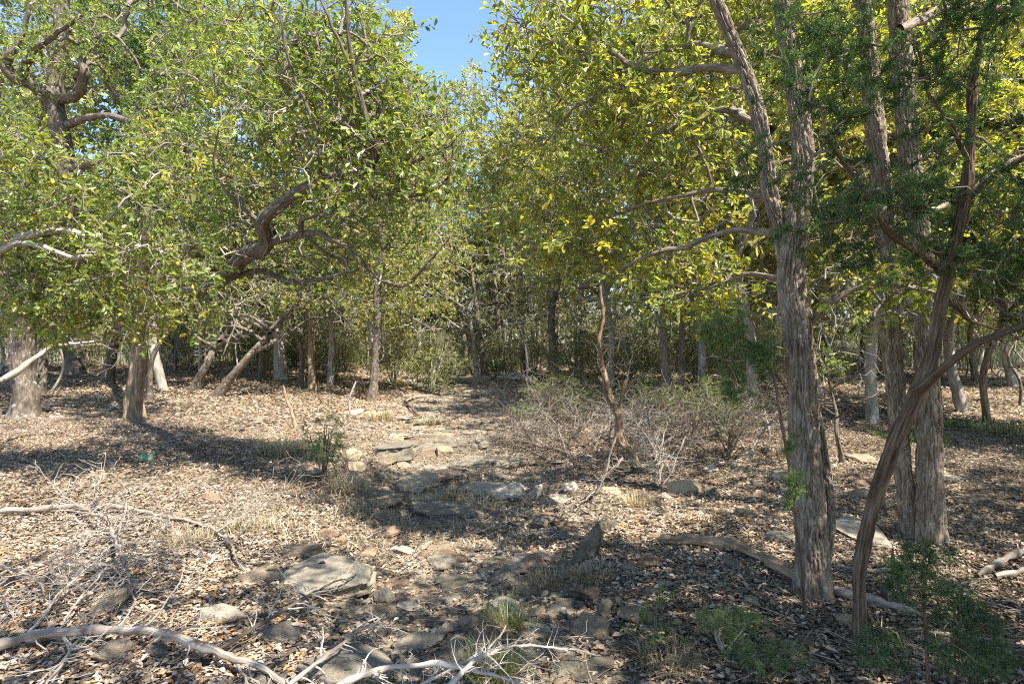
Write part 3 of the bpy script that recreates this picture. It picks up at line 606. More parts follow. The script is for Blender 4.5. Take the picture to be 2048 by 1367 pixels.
make_tree('oak_tree', 'leafy oak boughs with pale bare limbs reaching in low from the left', 'tree',
  [(-420, 1010, 5.9, .12), (-400, 900, 5.9, .11), (-350, 760, 5.9, .10), (-260, 620, 5.8, .09), (-130, 540, 5.7, .07), (0, 492, 5.6, .046), (60, 470, 5.5, .040), (130, 462, 5.5, .034), (185, 474, 5.5, .028), (230, 462, 5.5, .018), (270, 440, 5.6, .008)],
  limbs=[[(-60, 515, 5.7, .04), (0, 500, 5.4, .03), (60, 490, 5.3, .025), (150, 520, 5.3, .02), (230, 510, 5.3, .014), (300, 490, 5.3, .008)],
         [(-300, 660, 5.8, .06), (-150, 640, 6, .045), (0, 622, 6.2, .032), (120, 650, 6.4, .022), (230, 690, 6.6, .012)],
         [(-350, 760, 5.9, .05), (-200, 560, 5.6, .04), (-100, 400, 5.4, .03), (20, 300, 5.2, .02), (90, 240, 5.1, .01)],
         [(-330, 740, 5.9, .05), (-150, 790, 6.5, .045), (0, 762, 7.2, .04), (60, 720, 7.6, .034), (110, 690, 7.8, .024), (190, 682, 8, .012)],
         [(185, 474, 5.5, .018), (250, 400, 5.6, .014), (330, 340, 5.8, .008)]],
  ells=[(120, 410, 5.5, 190, 130, .7, 130), (230, 540, 5.7, 210, 80, .7, 130), (30, 290, 5.2, 90, 70, .5, 26), (320, 350, 5.9, 120, 90, .7, 66), (60, 590, 5.9, 160, 70, .6, 80), (330, 610, 6.2, 150, 55, .7, 60), (180, 640, 6.0, 190, 40, .6, 50), (-250, 300, 5.6, 250, 300, 1, 80)],
  spec='oak', bark=M_greybark, mix=(.46, .16), amp=.008, freq=26, k=24, skel_from=.35, rtip=.0028, singles=260, lscale=1.1, dens=.75,
  bare_ells=[(160, 450, 5.5, 230, 170, .7, 130), (180, 620, 6.2, 220, 70, .9, 80)])

# ================================================================== MID-GROUND TREES, each with its own trunk
def mid_tree(name, label, px, py, wpx, top, crown, spec='oakmid', bark=None, leafm=None, lean=0, mix=(.45, .16), style='plate', group=None, n=70, lscale=1.0, wob=16, dens=1.0, bare=0, extra=(), cat='tree', low=1):
    p = ground_at(px, py); Y = p[1]; r = wpx/F*Y*.5
    rows = []
    for t in np.linspace(0, 1, 8):
        q = py+(top-py)*t
        rows.append((px+lean*t+wob*(math.sin(t*6+px)+.5*math.sin(t*13+py))*min(1, t*2.2)*15/max(Y, 10), q, Y+.25*math.sin(t*7+px*.3)*t, max(r*(1-.8*t)*(1.25 if t == 0 else 1), .01)))
    ells = [(cx_, cy_, Y+dY, sx, sy, max(sx/F*Y*.8, .5), int(n*w)) for cx_, cy_, dY, sx, sy, w in crown]
    lim = []
    for q in range(4):
        t = random.uniform(.35, .75); x0 = px+lean*t; y0 = py+(top-py)*t; s = random.choice((-1, 1))*random.uniform(40, 110)*14/max(Y, 9)
        lim.append([(x0, y0, Y, r*.45), (x0+s*.5, y0-abs(s)*.3, Y+random.uniform(-.6, .6), r*.32), (x0+s, y0-abs(s)*random.uniform(.3, .9), Y+random.uniform(-1, 1), r*.12)])
    return make_tree(name, label, cat, rows, limbs=lim+list(extra), ells=ells, spec=spec, bark=bark, leafm=leafm, mix=mix, style=style, amp=min(.014, r*.12), freq=20, k=18, skel_from=.35,
                     rtip=.0045, lscale=lscale, flare=.35, group=group, dens=dens, bare=bare, bare_ells=[(px+lean*.5, py-170*16/max(Y, 12), Y, 1100/Y, 1000/Y, 1.0, 60)])
mid_tree('oak_tree', 'leaning slim dark oak trunk nearest the arching limb, nearer the tan juniper', 385, 782, 20, 640, [(480, 600, 0, 110, 60, 1), (440, 500, 0, 120, 80, 1)], lean=78, n=60, wob=3)
mid_tree('oak_tree', 'strongly slanting oak trunk leaning right over sunlit litter beside the pale grey trunk', 428, 792, 21, 600, [(620, 590, 0, 90, 50, 1), (600, 480, 0, 110, 80, 1)], lean=170, n=60, wob=3)
mid_tree('oak_tree', 'broad dark shaggy oak trunk deep in shade behind the tan juniper', 150, 748, 32, 300, [(160, 420, 0, 150, 140, 1.4), (120, 560, 0, 130, 70, .8)], lean=-20, n=70)
mid_tree('oak_tree', 'thin dark crooked trunk just right of the tan juniper', 300, 800, 13, 470, [(360, 480, 0, 110, 90, 1)], lean=36, n=50)
mid_tree('elm_tree', 'pale grey upright trunk between the slanting oak and the shaggy brown trunk', 562, 757, 24, 330, [(560, 420, 0, 100, 130, 1.2)], bark=M_greybark, n=70)
mid_tree('juniper_tree', 'shaggy brown juniper trunk with grass at its foot left of the slim curved oak', 626, 778, 16, 380, [(630, 470, 0, 70, 140, 1.2)], spec='junfar', bark=M_tanbark, leafm=M_jun, mix=(.75, .2), style='shred', n=60)
mid_tree('oak_tree', 'dark thin trunk bending close beside the shaggy brown juniper', 603, 772, 11, 520, [(580, 560, 0, 80, 60, 1)], lean=-36, n=40)
mid_tree('oak_tree', 'thin twisted trunk with bright yellow green leaves on the far bank left of centre', 694, 745, 9, 480, [(690, 540, 0, 60, 70, 1)], n=40, mix=(.6, .15))
mid_tree('oak_tree', 'pale slender sapling trunk standing alone beside the far creek bed', 950, 768, 11, 560, [(930, 610, 0, 75, 60, 1.0)], bark=M_greybark, n=45, mix=(.35, .15), leafm=M_far)
mid_tree('juniper_tree', 'straight brown trunk right of the far bedrock ledge', 1110, 768, 19, 250, [(1110, 400, 0, 90, 140, 1.1), (1130, 580, 0, 80, 60, .6)], bark=M_oakbark, n=80, mix=(.55, .18))
mid_tree('elm_tree', 'left of a close pair of rough grey trunks right of the brush pile', 1336, 800, 20, 60, [(1330, 300, 0, 110, 190, 1.3), (1300, 560, 0, 90, 70, .6)], bark=M_bark, n=100, mix=(.5, .18))
mid_tree('elm_tree', 'right of a close pair of rough grey trunks right of the brush pile', 1362, 798, 14, 120, [(1400, 330, 0, 100, 170, 1.2), (1420, 560, 0, 90, 60, .6)], bark=M_bark, lean=14, n=90, mix=(.55, .18))
mid_tree('oak_tree', 'dark upright trunk glimpsed behind the stout furrowed trunk', 1645, 735, 16, 320, [(1660, 450, 0, 120, 100, 1)], n=70, mix=(.5, .15))
mid_tree('oak_tree', 'thin dark trunk in the open litter between the stout trunk and the twin trunk', 1688, 926, 9, 700, [(1670, 740, 0, 60, 40, .5)], lean=-46, n=22, wob=4, spec='oak', lscale=.8, mix=(.3, .1))
mid_tree('oak_tree', 'slender grey trunk behind the leaning juniper limb at the right edge', 1952, 762, 12, 420, [(1960, 500, 0, 110, 90, 1)], lean=-20, n=70, mix=(.6, .15))
mid_tree('oak_tree', 'dark slanting trunk at the far right behind the litter', 2040, 700, 24, 300, [(1980, 400, 0, 140, 120, 1.2)], lean=-60, n=70, mix=(.5, .15))
mid_tree('oak_tree', 'grey bare trunk right of the crooked dead sapling, far bank', 1216, 735, 14, 420, [(1220, 500, 0, 90, 110, 1)], n=70, mix=(.5, .18))
mid_tree('oak_tree', 'small dark trunk on the far bank between brown trunk and paired grey trunks', 1172, 712, 10, 480, [(1180, 560, 0, 70, 60, 1)], n=45, mix=(.5, .18), leafm=M_far)
mid_tree('oak_tree', 'thin upright trunk on the far bank left of the paired grey trunks', 1290, 722, 11, 430, [(1280, 560, 0, 80, 80, 1)], n=45, mix=(.55, .18), leafm=M_far)
for i, (px, py, w, lean, words) in enumerate([(938, 752, 12, -46, 'outermost left leaning'), (972, 752, 12, -48, 'dark left leaning'), (1010, 742, 13, -44, 'thickest slanting'),
     (1028, 738, 10, -28, 'slightly slanting'), (1048, 756, 10, -12, 'nearly upright brown'), (1068, 738, 9, -20, 'slim pale'), (1085, 735, 8, 20, 'rightmost right leaning')]):
    mid_tree('oak_tree', words+' stem of the dark cluster beyond the far bedrock ledge', px, py, w, 430, [(px+lean, 520, 0, 62, 100, 1)], lean=lean, n=34, group='cluster of slanting trunks beyond the ledge', mix=(.38, .15), leafm=M_far, bare=.35, wob=5)

# ================================================================== BACKGROUND TREES (six grown once, then copied)
def proto(kind, h, seed):
    rg = np.random.default_rng(seed)
    root_xy = (0.0, -400.0 - seed*40)                       # grown off to one side, moved into the wood below
    g = []
    x, y = root_xy
    for t in np.linspace(0, 1, 7):
        g.append([x+rg.normal()*.22*t*2, y+rg.normal()*.22*t*2, t*h*.85, max(.078*(1-.85*t)*h/8, .010)])
    ells = []
    for q in range(14):
        z = h*(.30+.68*(q+rg.random())/14); w = h*(.30 if kind != 'junfar' else .22)*(1-.55*abs(z/h-.5)*1.2)
        a = rg.uniform(0, 6.28); d = w*rg.uniform(.1, .75)
        u = nrm(rg.normal(size=(26, 3)))*(rg.random((26, 1))**.45)
        ells.append(np.array([x+math.cos(a)*d, y+math.sin(a)*d, z])+u*np.array([w*.7, w*.7, h*.16]))
    return g, ells
PROTO = []
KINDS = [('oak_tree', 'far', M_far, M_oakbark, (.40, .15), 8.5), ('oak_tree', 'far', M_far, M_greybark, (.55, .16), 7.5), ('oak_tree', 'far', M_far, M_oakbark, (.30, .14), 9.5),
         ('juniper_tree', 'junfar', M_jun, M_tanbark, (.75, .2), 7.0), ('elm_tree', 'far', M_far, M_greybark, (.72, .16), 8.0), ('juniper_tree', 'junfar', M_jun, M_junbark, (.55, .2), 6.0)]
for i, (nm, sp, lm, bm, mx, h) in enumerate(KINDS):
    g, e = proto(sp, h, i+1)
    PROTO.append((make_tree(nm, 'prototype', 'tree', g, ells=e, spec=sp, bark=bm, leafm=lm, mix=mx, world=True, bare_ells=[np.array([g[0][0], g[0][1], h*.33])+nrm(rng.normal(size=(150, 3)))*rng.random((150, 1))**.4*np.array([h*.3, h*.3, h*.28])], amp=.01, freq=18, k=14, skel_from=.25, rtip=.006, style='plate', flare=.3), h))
def copy_tree(src, loc, rz, sc):
    r = src.copy(); col.objects.link(r); r.location = loc; r.rotation_euler = (0, 0, rz); r.scale = (sc, sc, sc)
    for ch in list(src.children):
        c = ch.copy(); col.objects.link(c); c.parent = r
    return r
LOOKS = ['green rough barked oak', 'pale barked leafy oak', 'tall dark green oak', 'dense olive green juniper', 'yellowing elm', 'small dark juniper', 'green thicket shrub', 'grey green thicket shrub', 'bare twigged thicket shrub']
SECTORS = [(300, 'behind the stout grey oak'), (520, 'behind the leaning slim oaks'), (700, 'behind the shaggy brown juniper'), (860, 'behind the slim curved oak'), (960, 'at the far bend of the creek bed'), (1120, 'beyond the slanting cluster'),
           (1300, 'behind the brush pile'), (1480, 'behind the paired grey trunks'), (1700, 'behind the stout furrowed trunk'), (9999, 'behind the twin trunk')]
def sector(px):
    return next(w for lim, w in SECTORS if px < lim)
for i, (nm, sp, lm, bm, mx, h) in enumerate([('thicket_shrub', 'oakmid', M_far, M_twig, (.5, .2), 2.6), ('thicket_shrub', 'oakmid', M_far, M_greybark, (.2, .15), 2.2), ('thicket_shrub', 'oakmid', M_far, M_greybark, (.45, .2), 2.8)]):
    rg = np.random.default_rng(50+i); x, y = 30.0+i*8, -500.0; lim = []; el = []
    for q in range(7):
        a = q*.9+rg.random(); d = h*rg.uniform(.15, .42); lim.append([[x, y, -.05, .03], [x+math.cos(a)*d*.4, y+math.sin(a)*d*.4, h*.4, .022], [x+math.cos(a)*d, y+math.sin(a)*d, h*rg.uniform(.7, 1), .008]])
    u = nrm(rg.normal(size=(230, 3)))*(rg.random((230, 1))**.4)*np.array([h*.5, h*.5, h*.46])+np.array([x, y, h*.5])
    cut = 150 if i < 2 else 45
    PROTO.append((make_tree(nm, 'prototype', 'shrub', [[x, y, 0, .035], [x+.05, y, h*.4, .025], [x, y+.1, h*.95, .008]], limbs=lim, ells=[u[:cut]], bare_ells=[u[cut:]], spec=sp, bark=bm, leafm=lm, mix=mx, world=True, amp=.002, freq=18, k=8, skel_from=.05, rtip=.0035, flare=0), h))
for i in range(3):
    rg = np.random.default_rng(80+i); x, y = 60.0+i*6, -500.0; h = [3.2, 4.2, 2.6][i]; g = []; lx = ly = 0.0
    for t in np.linspace(0, 1, 8):
        g.append([x+lx, y+ly, t*h, max(.028*(1-.8*t), .005)]); lx += rg.normal()*.12+.03*(i-1); ly += rg.normal()*.12
    u = nrm(rg.normal(size=(95, 3)))*(rg.random((95, 1))**.4)*np.array([h*.24, h*.24, h*.34])+np.array([g[5][0], g[5][1], h*.68])
    PROTO.append((make_tree('sapling', 'prototype', 'sapling', g, ells=[u[:42 if i < 2 else 12]], bare_ells=[u[42:]], spec='oakmid', bark=M_greybark if i else M_oakbark, leafm=M_far, mix=(.55, .2), world=True, amp=.001, freq=18, k=8, skel_from=.2, rtip=.003, flare=0, twigm=M_greytwig), h))
LOOKS += ['slim grey sapling', 'tall crooked grey sapling', 'almost leafless sapling']
first = [True]*12
def place(k, x, y, sc, label=None, group=None):
    t, h = PROTO[k]
    o = t if first[k] else copy_tree(t, (0, 0, 0), 0, 1)
    first[k] = False
    o.location = (x, y, gz1(x, y)-.05); o.rotation_euler = (0, 0, rng.uniform(0, 6.28)); o.scale = (sc, sc, sc)
    if not label:
        px = x/y*F+CX
        row = 'near' if y < 26 else ('midway' if y < 36 else 'deep in the wood')
        label = LOOKS[k]+' '+row+' '+sector(px); group = 'background '+('saplings ' if k > 8 else ('thicket shrubs ' if k > 5 else 'trees '))+sector(px)
    return tag(o, label, 'sapling' if k > 8 else ('shrub' if k > 5 else 'tree'), group)
bgr = np.random.default_rng(5)
spots = []
for band, (ya, yb, cnt) in enumerate([(16, 21, 8), (21, 28, 15), (28, 38, 24), (38, 58, 28)]):
    tries = 0; got = 0
    while got < cnt and tries < 1500:
        tries += 1
        y = bgr.uniform(ya, yb); px = bgr.uniform(-150, 2200)
        if band < 2 and 790 < px < 1120: continue
        if band == 2 and 870 < px < 1000: continue
        x = (px-CX)/F*y
        if any((x-a)**2+(y-b)**2 < (1.9 if band < 3 else 2.4)**2 for a, b, *_ in spots): continue
        spots.append((x, y, band)); got += 1
for i, (x, y, band) in enumerate(spots):
    px = x/y*F+CX
    k = int(bgr.choice([0, 1, 2, 3, 4, 5], p=[.28, .24, .16, .05, .24, .03]))
    sc = bgr.uniform(.85, 1.2)
    if 830 < px < 1010: sc = min(sc, (EYE-1+(683-260)/F*y)/PROTO[k][1])
    elif 1010 <= px < 1140: sc = min(sc, (EYE-1+(683-140)/F*y)/PROTO[k][1])
    place(k, x, y, sc)
# trees closing the view at the end of the creek bed and thickening the wood to both sides
for k, px, y, top in [(1, 1005, 29, 190), (4, 1075, 25, 120), (1, 845, 27, 210), (4, 1110, 33, 150), (4, 905, 42, 270),
                      (4, 1500, 11.5, -330), (4, 1745, 10.5, -350), (1, 1930, 12.0, -300), (4, 2120, 10.0, -350), (1, 1640, 15.0, -150), (4, 1400, 14.0, -150), (1, 2030, 17.0, -100), (4, 1220, 17.5, -20),
                      (0, 80, 14.5, -180), (1, 330, 15.5, -150), (4, 660, 18.0, 0)]:
    place(k, (px-CX)/F*y, y, (EYE-.6+(683-top)/F*y)/PROTO[k][1])
got = 0
while got < 80:
    y = bgr.uniform(22, 44); px = bgr.uniform(-100, 2150)
    if px > 1250 and y < 30 and bgr.random() < .6: continue
    if y < 33 and 800 < px < 1130: continue
    if y < 24 and 300 < px < 560 and bgr.random() < .7: continue
    k = 6+int(bgr.choice([0, 1, 2], p=[.3, .3, .4])); place(k, (px-CX)/F*y, y, bgr.uniform(.7, 1.25)); got += 1
got = 0
while got < 70:                                              # slim saplings standing among the trees
    y = bgr.uniform(13, 30); px = bgr.uniform(-60, 2120)
    if y < 24 and 820 < px < 1010: continue
    if y < 17 and (px < 620 or px > 1500) and bgr.random() < .6: continue
    place(9+int(bgr.integers(3)), (px-CX)/F*y, y, bgr.uniform(.7, 1.25)); got += 1
for i in range(64):                                          # hedge of brush where the wood meets the field
    y = bgr.uniform(42, 56); px = -150+i*37+bgr.uniform(-15, 15); k = 6+int(bgr.integers(2)); place(k, (px-CX)/F*y, y, bgr.uniform(1.2, 1.9))
for px, y, k, sc in [(790, 17.5, 6, .9), (860, 18.5, 7, 1.0), (900, 21, 6, .9), (1010, 24, 7, .9), (1150, 19, 6, .9), (1200, 21, 7, 1.1), (1260, 18, 6, .8), (1400, 19, 7, 1.0), (1460, 17, 6, .8), (1550, 19, 6, 1.0), (660, 19.5, 7, .9), (520, 21, 6, .9), (1070, 21, 6, .8), (1320, 22, 7, 1.1)]:
    place(k, (px-CX)/F*y, y, sc)
# trees beside and behind the photographer whose shade dapples the foreground
for k, x, y, sc, words in [(0, 6.8, 2.2, .9, 'oak standing just outside the right edge'), (4, 5.2, -3.2, .85, 'elm behind the right foreground'), (1, 4.5, .5, .82, 'pale barked oak close beside the viewpoint on the right'), (0, 3.6, -2.4, .8, 'oak close behind the viewpoint on the right'),
                     (1, 10.5, 6.5, 1.05, 'oak beyond the right edge'), (3, 8.8, 10.5, 1.0, 'juniper far outside the right edge'), (2, 12.5, 2.0, 1.1, 'tall oak to the far right'), (1, 1.2, -4.6, .75, 'oak behind the viewpoint')]:
    place(k, x, y, sc, words+' casting dappled shade', 'shade trees around the viewpoint')

make_tree('oak_tree', 'oak spreading over the viewpoint and shading the left foreground', 'tree',
  [[3.1, -1.0, 0, .16], [3.0, -.9, 1.5, .13], [2.8, -.5, 3.0, .11], [2.3, .1, 4.2, .08], [1.8, .5, 5.4, .04]],
  limbs=[[[2.8, -.5, 3.0, .07], [2.0, .6, 4.2, .05], [1.0, 1.2, 4.8, .02]], [[2.5, -.2, 3.8, .06], [3.0, .9, 4.6, .04], [3.4, 1.6, 5.0, .02]]],
  ells=[np.array([1.0, .9, 5.2])+runit(200)*rng.random((200, 1))**.4*np.array([2.3, 1.2, .7]), np.array([3.2, 1.1, 5.0])+runit(150)*rng.random((150, 1))**.4*np.array([1.5, 1.2, .7])],
  spec='oakmid', mix=(.45, .15), world=True, amp=.01, freq=22, k=20, skel_from=.5, rtip=.004, group='shade trees around the viewpoint', crook=.15)

# ================================================================== ROCKS
def ico(n):
    import bmesh
    bm = bmesh.new(); bmesh.ops.create_icosphere(bm, subdivisions=n, radius=1.0)
    V = np.array([v.co[:] for v in bm.verts]); T = np.array([[v.index for v in f.verts] for f in bm.faces]); bm.free()
    return V, T
ICO = {n: ico(n) for n in (2, 3, 4, 5)}
def rock_mesh(name, mat, size, n=3, cuts=14, flat=False, seed=0, taper=0):
    rg = np.random.default_rng(seed)
    V, T = ICO[n]; V = V.copy()
    for q in range(cuts):
        d = rg.normal(size=3)
        if flat: d[2] *= .35
        d /= np.linalg.norm(d); lim = rg.uniform(.5, .82)
        V = V - np.maximum(V@d-lim, 0)[:, None]*d
    for s in (1, -1):
        lim = rg.uniform(.45, .6) if flat else rg.uniform(.62, .8)
        d = nrm(np.array([rg.normal()*.12, rg.normal()*.12, s])); V = V - np.maximum(V@d-lim, 0)[:, None]*d
    V = V*np.asarray(size)/np.abs(V).max(0)
    s = float(np.mean(size[:2]))
    if taper: V[:, :2] *= (1-taper*(V[:, 2:3]/size[2]*.5+.5)); V[:, 0] += V[:, 2]*.25
    nn = nrm(V)
    V = V + nn*(.05*fbm(V/s*1.7+seed, 3)+.05*fbm(V/s*5+seed, 4)-.07*np.clip(1-np.abs(vnoise(V/s*2.6+seed*3))*9, 0, 1))[:, None]*s*np.array([1, 1, .7 if not flat else .45])
    if flat:                                                   # bedding layers along the edge
        e = np.hypot(V[:, 0]/size[0], V[:, 1]/size[1])
        V[:, :2] *= (1+.035*np.sign(np.sin(V[:, 2]/size[2]*5+seed))*sstep(.5, .8, e))[:, None]
    b = MB(); b.add(V, T=T)
    return b.mesh(name, mat, smooth=False)
# (px, py of its visible middle-bottom, width px, height px, flat, tone, label)
ROCKS = [
 (648, 1200, 222, 108, 1, 'grey', 'largest foreground slab, grey dappled limestone beneath a thin dead branch'),
 (690, 1372, 230, 110, 1, 'grey', 'broad grey slab under the pale dead branch at the bottom'),
 (790, 928, 135, 50, 1, 'grey', 'wide overhanging ledge slab left of the creek step'),
 (967, 900, 112, 34, 2, 'grey', 'long blocky ledge stone spanning the creek step'),
 (890, 914, 44, 36, 0, 'tan', 'rounded tan rock between the two creek ledges'),
 (704, 918, 46, 30, 0, 'tan', 'tan rock against the left end of the wide ledge slab'),
 (715, 944, 60, 26, 0, 'tan', 'low tan rock below the wide ledge slab beside the small juniper'),
 (985, 944, 190, 40, 1, 'grey', 'flat bedrock slab below the creek step'),
 (1715, 1092, 125, 76, 1, 'pale', 'pale flat slab between the stout trunk and the leaning juniper'),
 (1558, 1084, 62, 22, 1, 'pale', 'thin white slab left of the stout trunk'),
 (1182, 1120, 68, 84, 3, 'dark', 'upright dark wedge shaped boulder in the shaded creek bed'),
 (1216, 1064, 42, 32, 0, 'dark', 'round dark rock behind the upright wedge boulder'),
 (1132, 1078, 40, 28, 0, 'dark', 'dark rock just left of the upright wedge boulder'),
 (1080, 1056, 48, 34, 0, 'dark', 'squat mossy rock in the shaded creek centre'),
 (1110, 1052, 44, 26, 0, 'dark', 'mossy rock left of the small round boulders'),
 (1368, 992, 72, 42, 0, 'tan', 'knobbly tan boulder under the crooked dead sapling'),
 (1428, 990, 40, 26, 0, 'dark', 'dark rock right of the knobbly tan boulder'),
 (1144, 984, 40, 24, 2, 'pale', 'pale cube shaped stone in sunlight near the standing dead branch'),
 (1078, 992, 34, 28, 2, 'pale', 'pale stone left of the cube shaped stone'),
 (1150, 993, 32, 16, 0, 'dark', 'dark wedge stone tucked under the pale cube stone'),
 (1222, 990, 46, 18, 1, 'tan', 'tan flat stone at the foot of the standing dead branch'),
 (603, 1120, 92, 40, 1, 'tan', 'smooth tan slab behind the largest foreground slab'),
 (652, 1082, 46, 26, 0, 'brown', 'reddish brown angular rock above the tan slab'),
 (682, 1090, 24, 24, 0, 'brown', 'small upright brown stone beside the reddish rock'),
 (765, 1078, 74, 20, 1, 'brown', 'flat brown slab with a dark gap under its edge'),
 (802, 1112, 52, 22, 0, 'pale', 'pale sunlit stone right of the largest slab'),
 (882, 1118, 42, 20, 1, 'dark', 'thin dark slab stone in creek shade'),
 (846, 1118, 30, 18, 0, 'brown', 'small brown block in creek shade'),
 (818, 1226, 56, 28, 1, 'pale', 'smooth white stone right of the largest slab'),
 (822, 1194, 36, 16, 1, 'tan', 'greenish flat stone lying against the white stone'),
 (770, 1208, 42, 38, 0, 'grey', 'dark grey rock wedged at the corner of the largest slab'),
 (800, 1178, 60, 26, 0, 'brown', 'red brown stone right of the largest slab'),
 (842, 1172, 34, 28, 3, 'tan', 'small tilted tan shard beside the curved grey root'),
 (440, 1252, 122, 44, 1, 'pale', 'pale slab in litter left of the diagonal dead branch'),
 (940, 1268, 60, 46, 0, 'brown', 'brown angular rock in the lower creek bed'),
 (890, 1276, 46, 36, 0, 'grey', 'round blue grey stone in the lower creek bed'),
 (830, 1312, 120, 44, 1, 'grey', 'grey slab tilting in shade above the pale dead branch'),
 (1008, 1222, 66, 32, 1, 'pale', 'half lit pale stone beside a grass tuft'),
 (1071, 1234, 40, 30, 0, 'tan', 'small tan rock right of the half lit pale stone'),
 (1110, 1204, 40, 20, 0, 'dark', 'flat dark stone above the small tan rock'),
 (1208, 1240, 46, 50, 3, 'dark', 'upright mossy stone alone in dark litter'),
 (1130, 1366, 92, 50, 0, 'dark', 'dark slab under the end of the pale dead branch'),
 (384, 1062, 68, 26, 1, 'tan', 'tan slab beneath the long fallen branch'),
 (362, 1040, 40, 20, 0, 'brown', 'mottled brown rock behind the long fallen branch'),
 (420, 1006, 40, 26, 0, 'brown', 'brown rock in sunny litter left of the small juniper'),
 (318, 1322, 58, 42, 0, 'grey', 'purplish grey stone below the thick fallen branch'),
 (230, 1330, 90, 44, 0, 'tan', 'tan rock below the thick fallen branch'),
 (1492, 922, 54, 30, 0, 'tan', 'greenish tan rock in shade left of the stout trunk'),
 (1540, 905, 26, 20, 0, 'tan', 'small round stone nearest the stout trunk in shade'),
 (1516, 996, 30, 24, 0, 'tan', 'tan stone left of the thin juniper sapling'),
 (1420, 946, 36, 16, 1, 'pale', 'pale flat stone above the dark rock pair'),
 (1486, 1034, 44, 24, 0, 'tan', 'low stone in sunlit litter left of the stout trunk'),
 (1720, 928, 64, 22, 1, 'tan', 'flat tan rock behind the leaning juniper'),
 (1715, 978, 40, 20, 1, 'brown', 'dark flat stone behind the leaning juniper foot'),
 (1722, 998, 48, 22, 0, 'grey', 'grey stone above the pale flat slab'),
 (1768, 1024, 36, 24, 0, 'dark', 'shaded stone left of the twin trunk'),
 (1690, 1258, 44, 34, 0, 'tan', 'tan stone left of the leaning juniper foot'),
 (1500, 1218, 40, 30, 0, 'dark', 'dark stone left of the stout trunk foot'),
 (1462, 1140, 44, 24, 0, 'grey', 'grey stone under the long brown log'),
 (1900, 966, 50, 16, 1, 'pale', 'pale stone just right of the twin trunk'),
 (1040, 762, 112, 22, 1, 'pale', 'sunlit bedrock ledge far up the creek bed'),
 (985, 790, 90, 12, 1, 'pale', 'pale bedrock sheet across the far creek bed'),
 (930, 858, 36, 14, 0, 'dark', 'dark stone upstream of the blocky ledge stone'),
 (975, 862, 40, 14, 1, 'dark', 'flat shaded stone upstream of the creek step'),
 (712, 830, 40, 12, 1, 'pale', 'pale stone right of the slim curved oak'),
 (1040, 846, 34, 14, 0, 'grey', 'grey stone beside the brush pile'),
 (1610, 1030, 20, 20, 0, 'pale', 'small pale stone left of the stout trunk'),
 (1330, 1000, 30, 18, 0, 'pale', 'white stone left of the knobbly tan boulder'),
 (905, 1040, 190, 44, 1, 'grey', 'low bedrock sheet in the sunlit creek centre'),
 (830, 985, 120, 36, 1, 'tan', 'dusty bedrock sheet just below the wide ledge slab'),
 (1020, 1000, 120, 30, 1, 'pale', 'pale bedrock sheet left of the pale stone blocks'),
 (520, 1170, 110, 50, 1, 'tan', 'half buried tan slab left of the largest slab'),
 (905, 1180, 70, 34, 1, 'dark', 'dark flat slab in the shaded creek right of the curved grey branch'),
 (560, 1290, 120, 50, 1, 'grey', 'half buried grey slab under the pinkish dead branch'),
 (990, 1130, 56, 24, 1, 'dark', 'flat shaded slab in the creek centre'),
 (730, 1120, 60, 24, 1, 'brown', 'broken brown slab at the top corner of the largest slab'),
 (1300, 950, 60, 22, 1, 'tan', 'tan slab under the bare dead shrub'),
 (1560, 960, 60, 22, 1, 'grey', 'grey slab behind the thin juniper sapling'),
 (1450, 880, 70, 22, 1, 'grey', 'grey slab in shade below the paired grey trunks'),
 (1120, 1010, 50, 18, 1, 'pale', 'pale slab under the dark wedge stone'),
]
rock_xy = []; slab_top = []
def place_rock(spec, i):
    px, py, w, h, flat, tone, label = spec
    p = ground_at(px, min(py, 1366+20)); Y = p[1]; sx = w/F*Y*.5
    view = math.atan2(EYE, Y)                              # apparent height mixes depth and thickness
    if flat == 1:
        sy = (h/F*Y/max(math.sin(view), .12))*.5*.8; sy = min(sy, sx*1.6); sz = max(.035, min(.09, sx*.3))*(1.6 if 860 < py < 950 and w > 100 else 1)
    elif flat == 2: sy = sx*.6; sz = h/F*Y*.55
    elif flat == 3: sy = sx*.7; sz = h/F*Y*.6
    else: sy = sx*.8; sz = h/F*Y*.5*.95
    n = 5 if w > 85 else (4 if w > 36 else 3)
    me = rock_mesh('rock', M_rock[tone], (sx, sy, sz), n, 18, flat == 1, 100+i, .55 if flat == 3 else 0)
    o = bpy.data.objects.new('flat_stone' if flat == 1 else ('boulder' if w > 60 else 'rock'), me); col.objects.link(o)
    yy = Y+sy*.85; xx = p[0]*(yy/Y)
    o.location = (xx, yy, gz1(xx, yy)+sz*(.12 if flat == 1 else .35)); o.rotation_euler = (rng.normal()*.06, rng.normal()*.06, rng.normal()*.25)
    if flat == 3: o.rotation_euler[0] = -.3; o.rotation_euler[1] = .22
    tag(o, label, 'rock'); rock_xy.append((xx, yy, sx, sy))
    if flat == 1: slab_top.append((xx, yy, sx, sy, o.location[2]+sz*.5))
for i, s in enumerate(ROCKS): place_rock(s, i)
small = [rock_mesh('rock', M_rock[t], (1, rng.uniform(.6, .9), rng.uniform(.35, .6)), 3, 12, False, 300+q) for q, t in enumerate(['grey', 'tan', 'pale', 'tan', 'brown', 'grey', 'tan', 'dark', 'pale', 'tan'])]
sm_n = 0
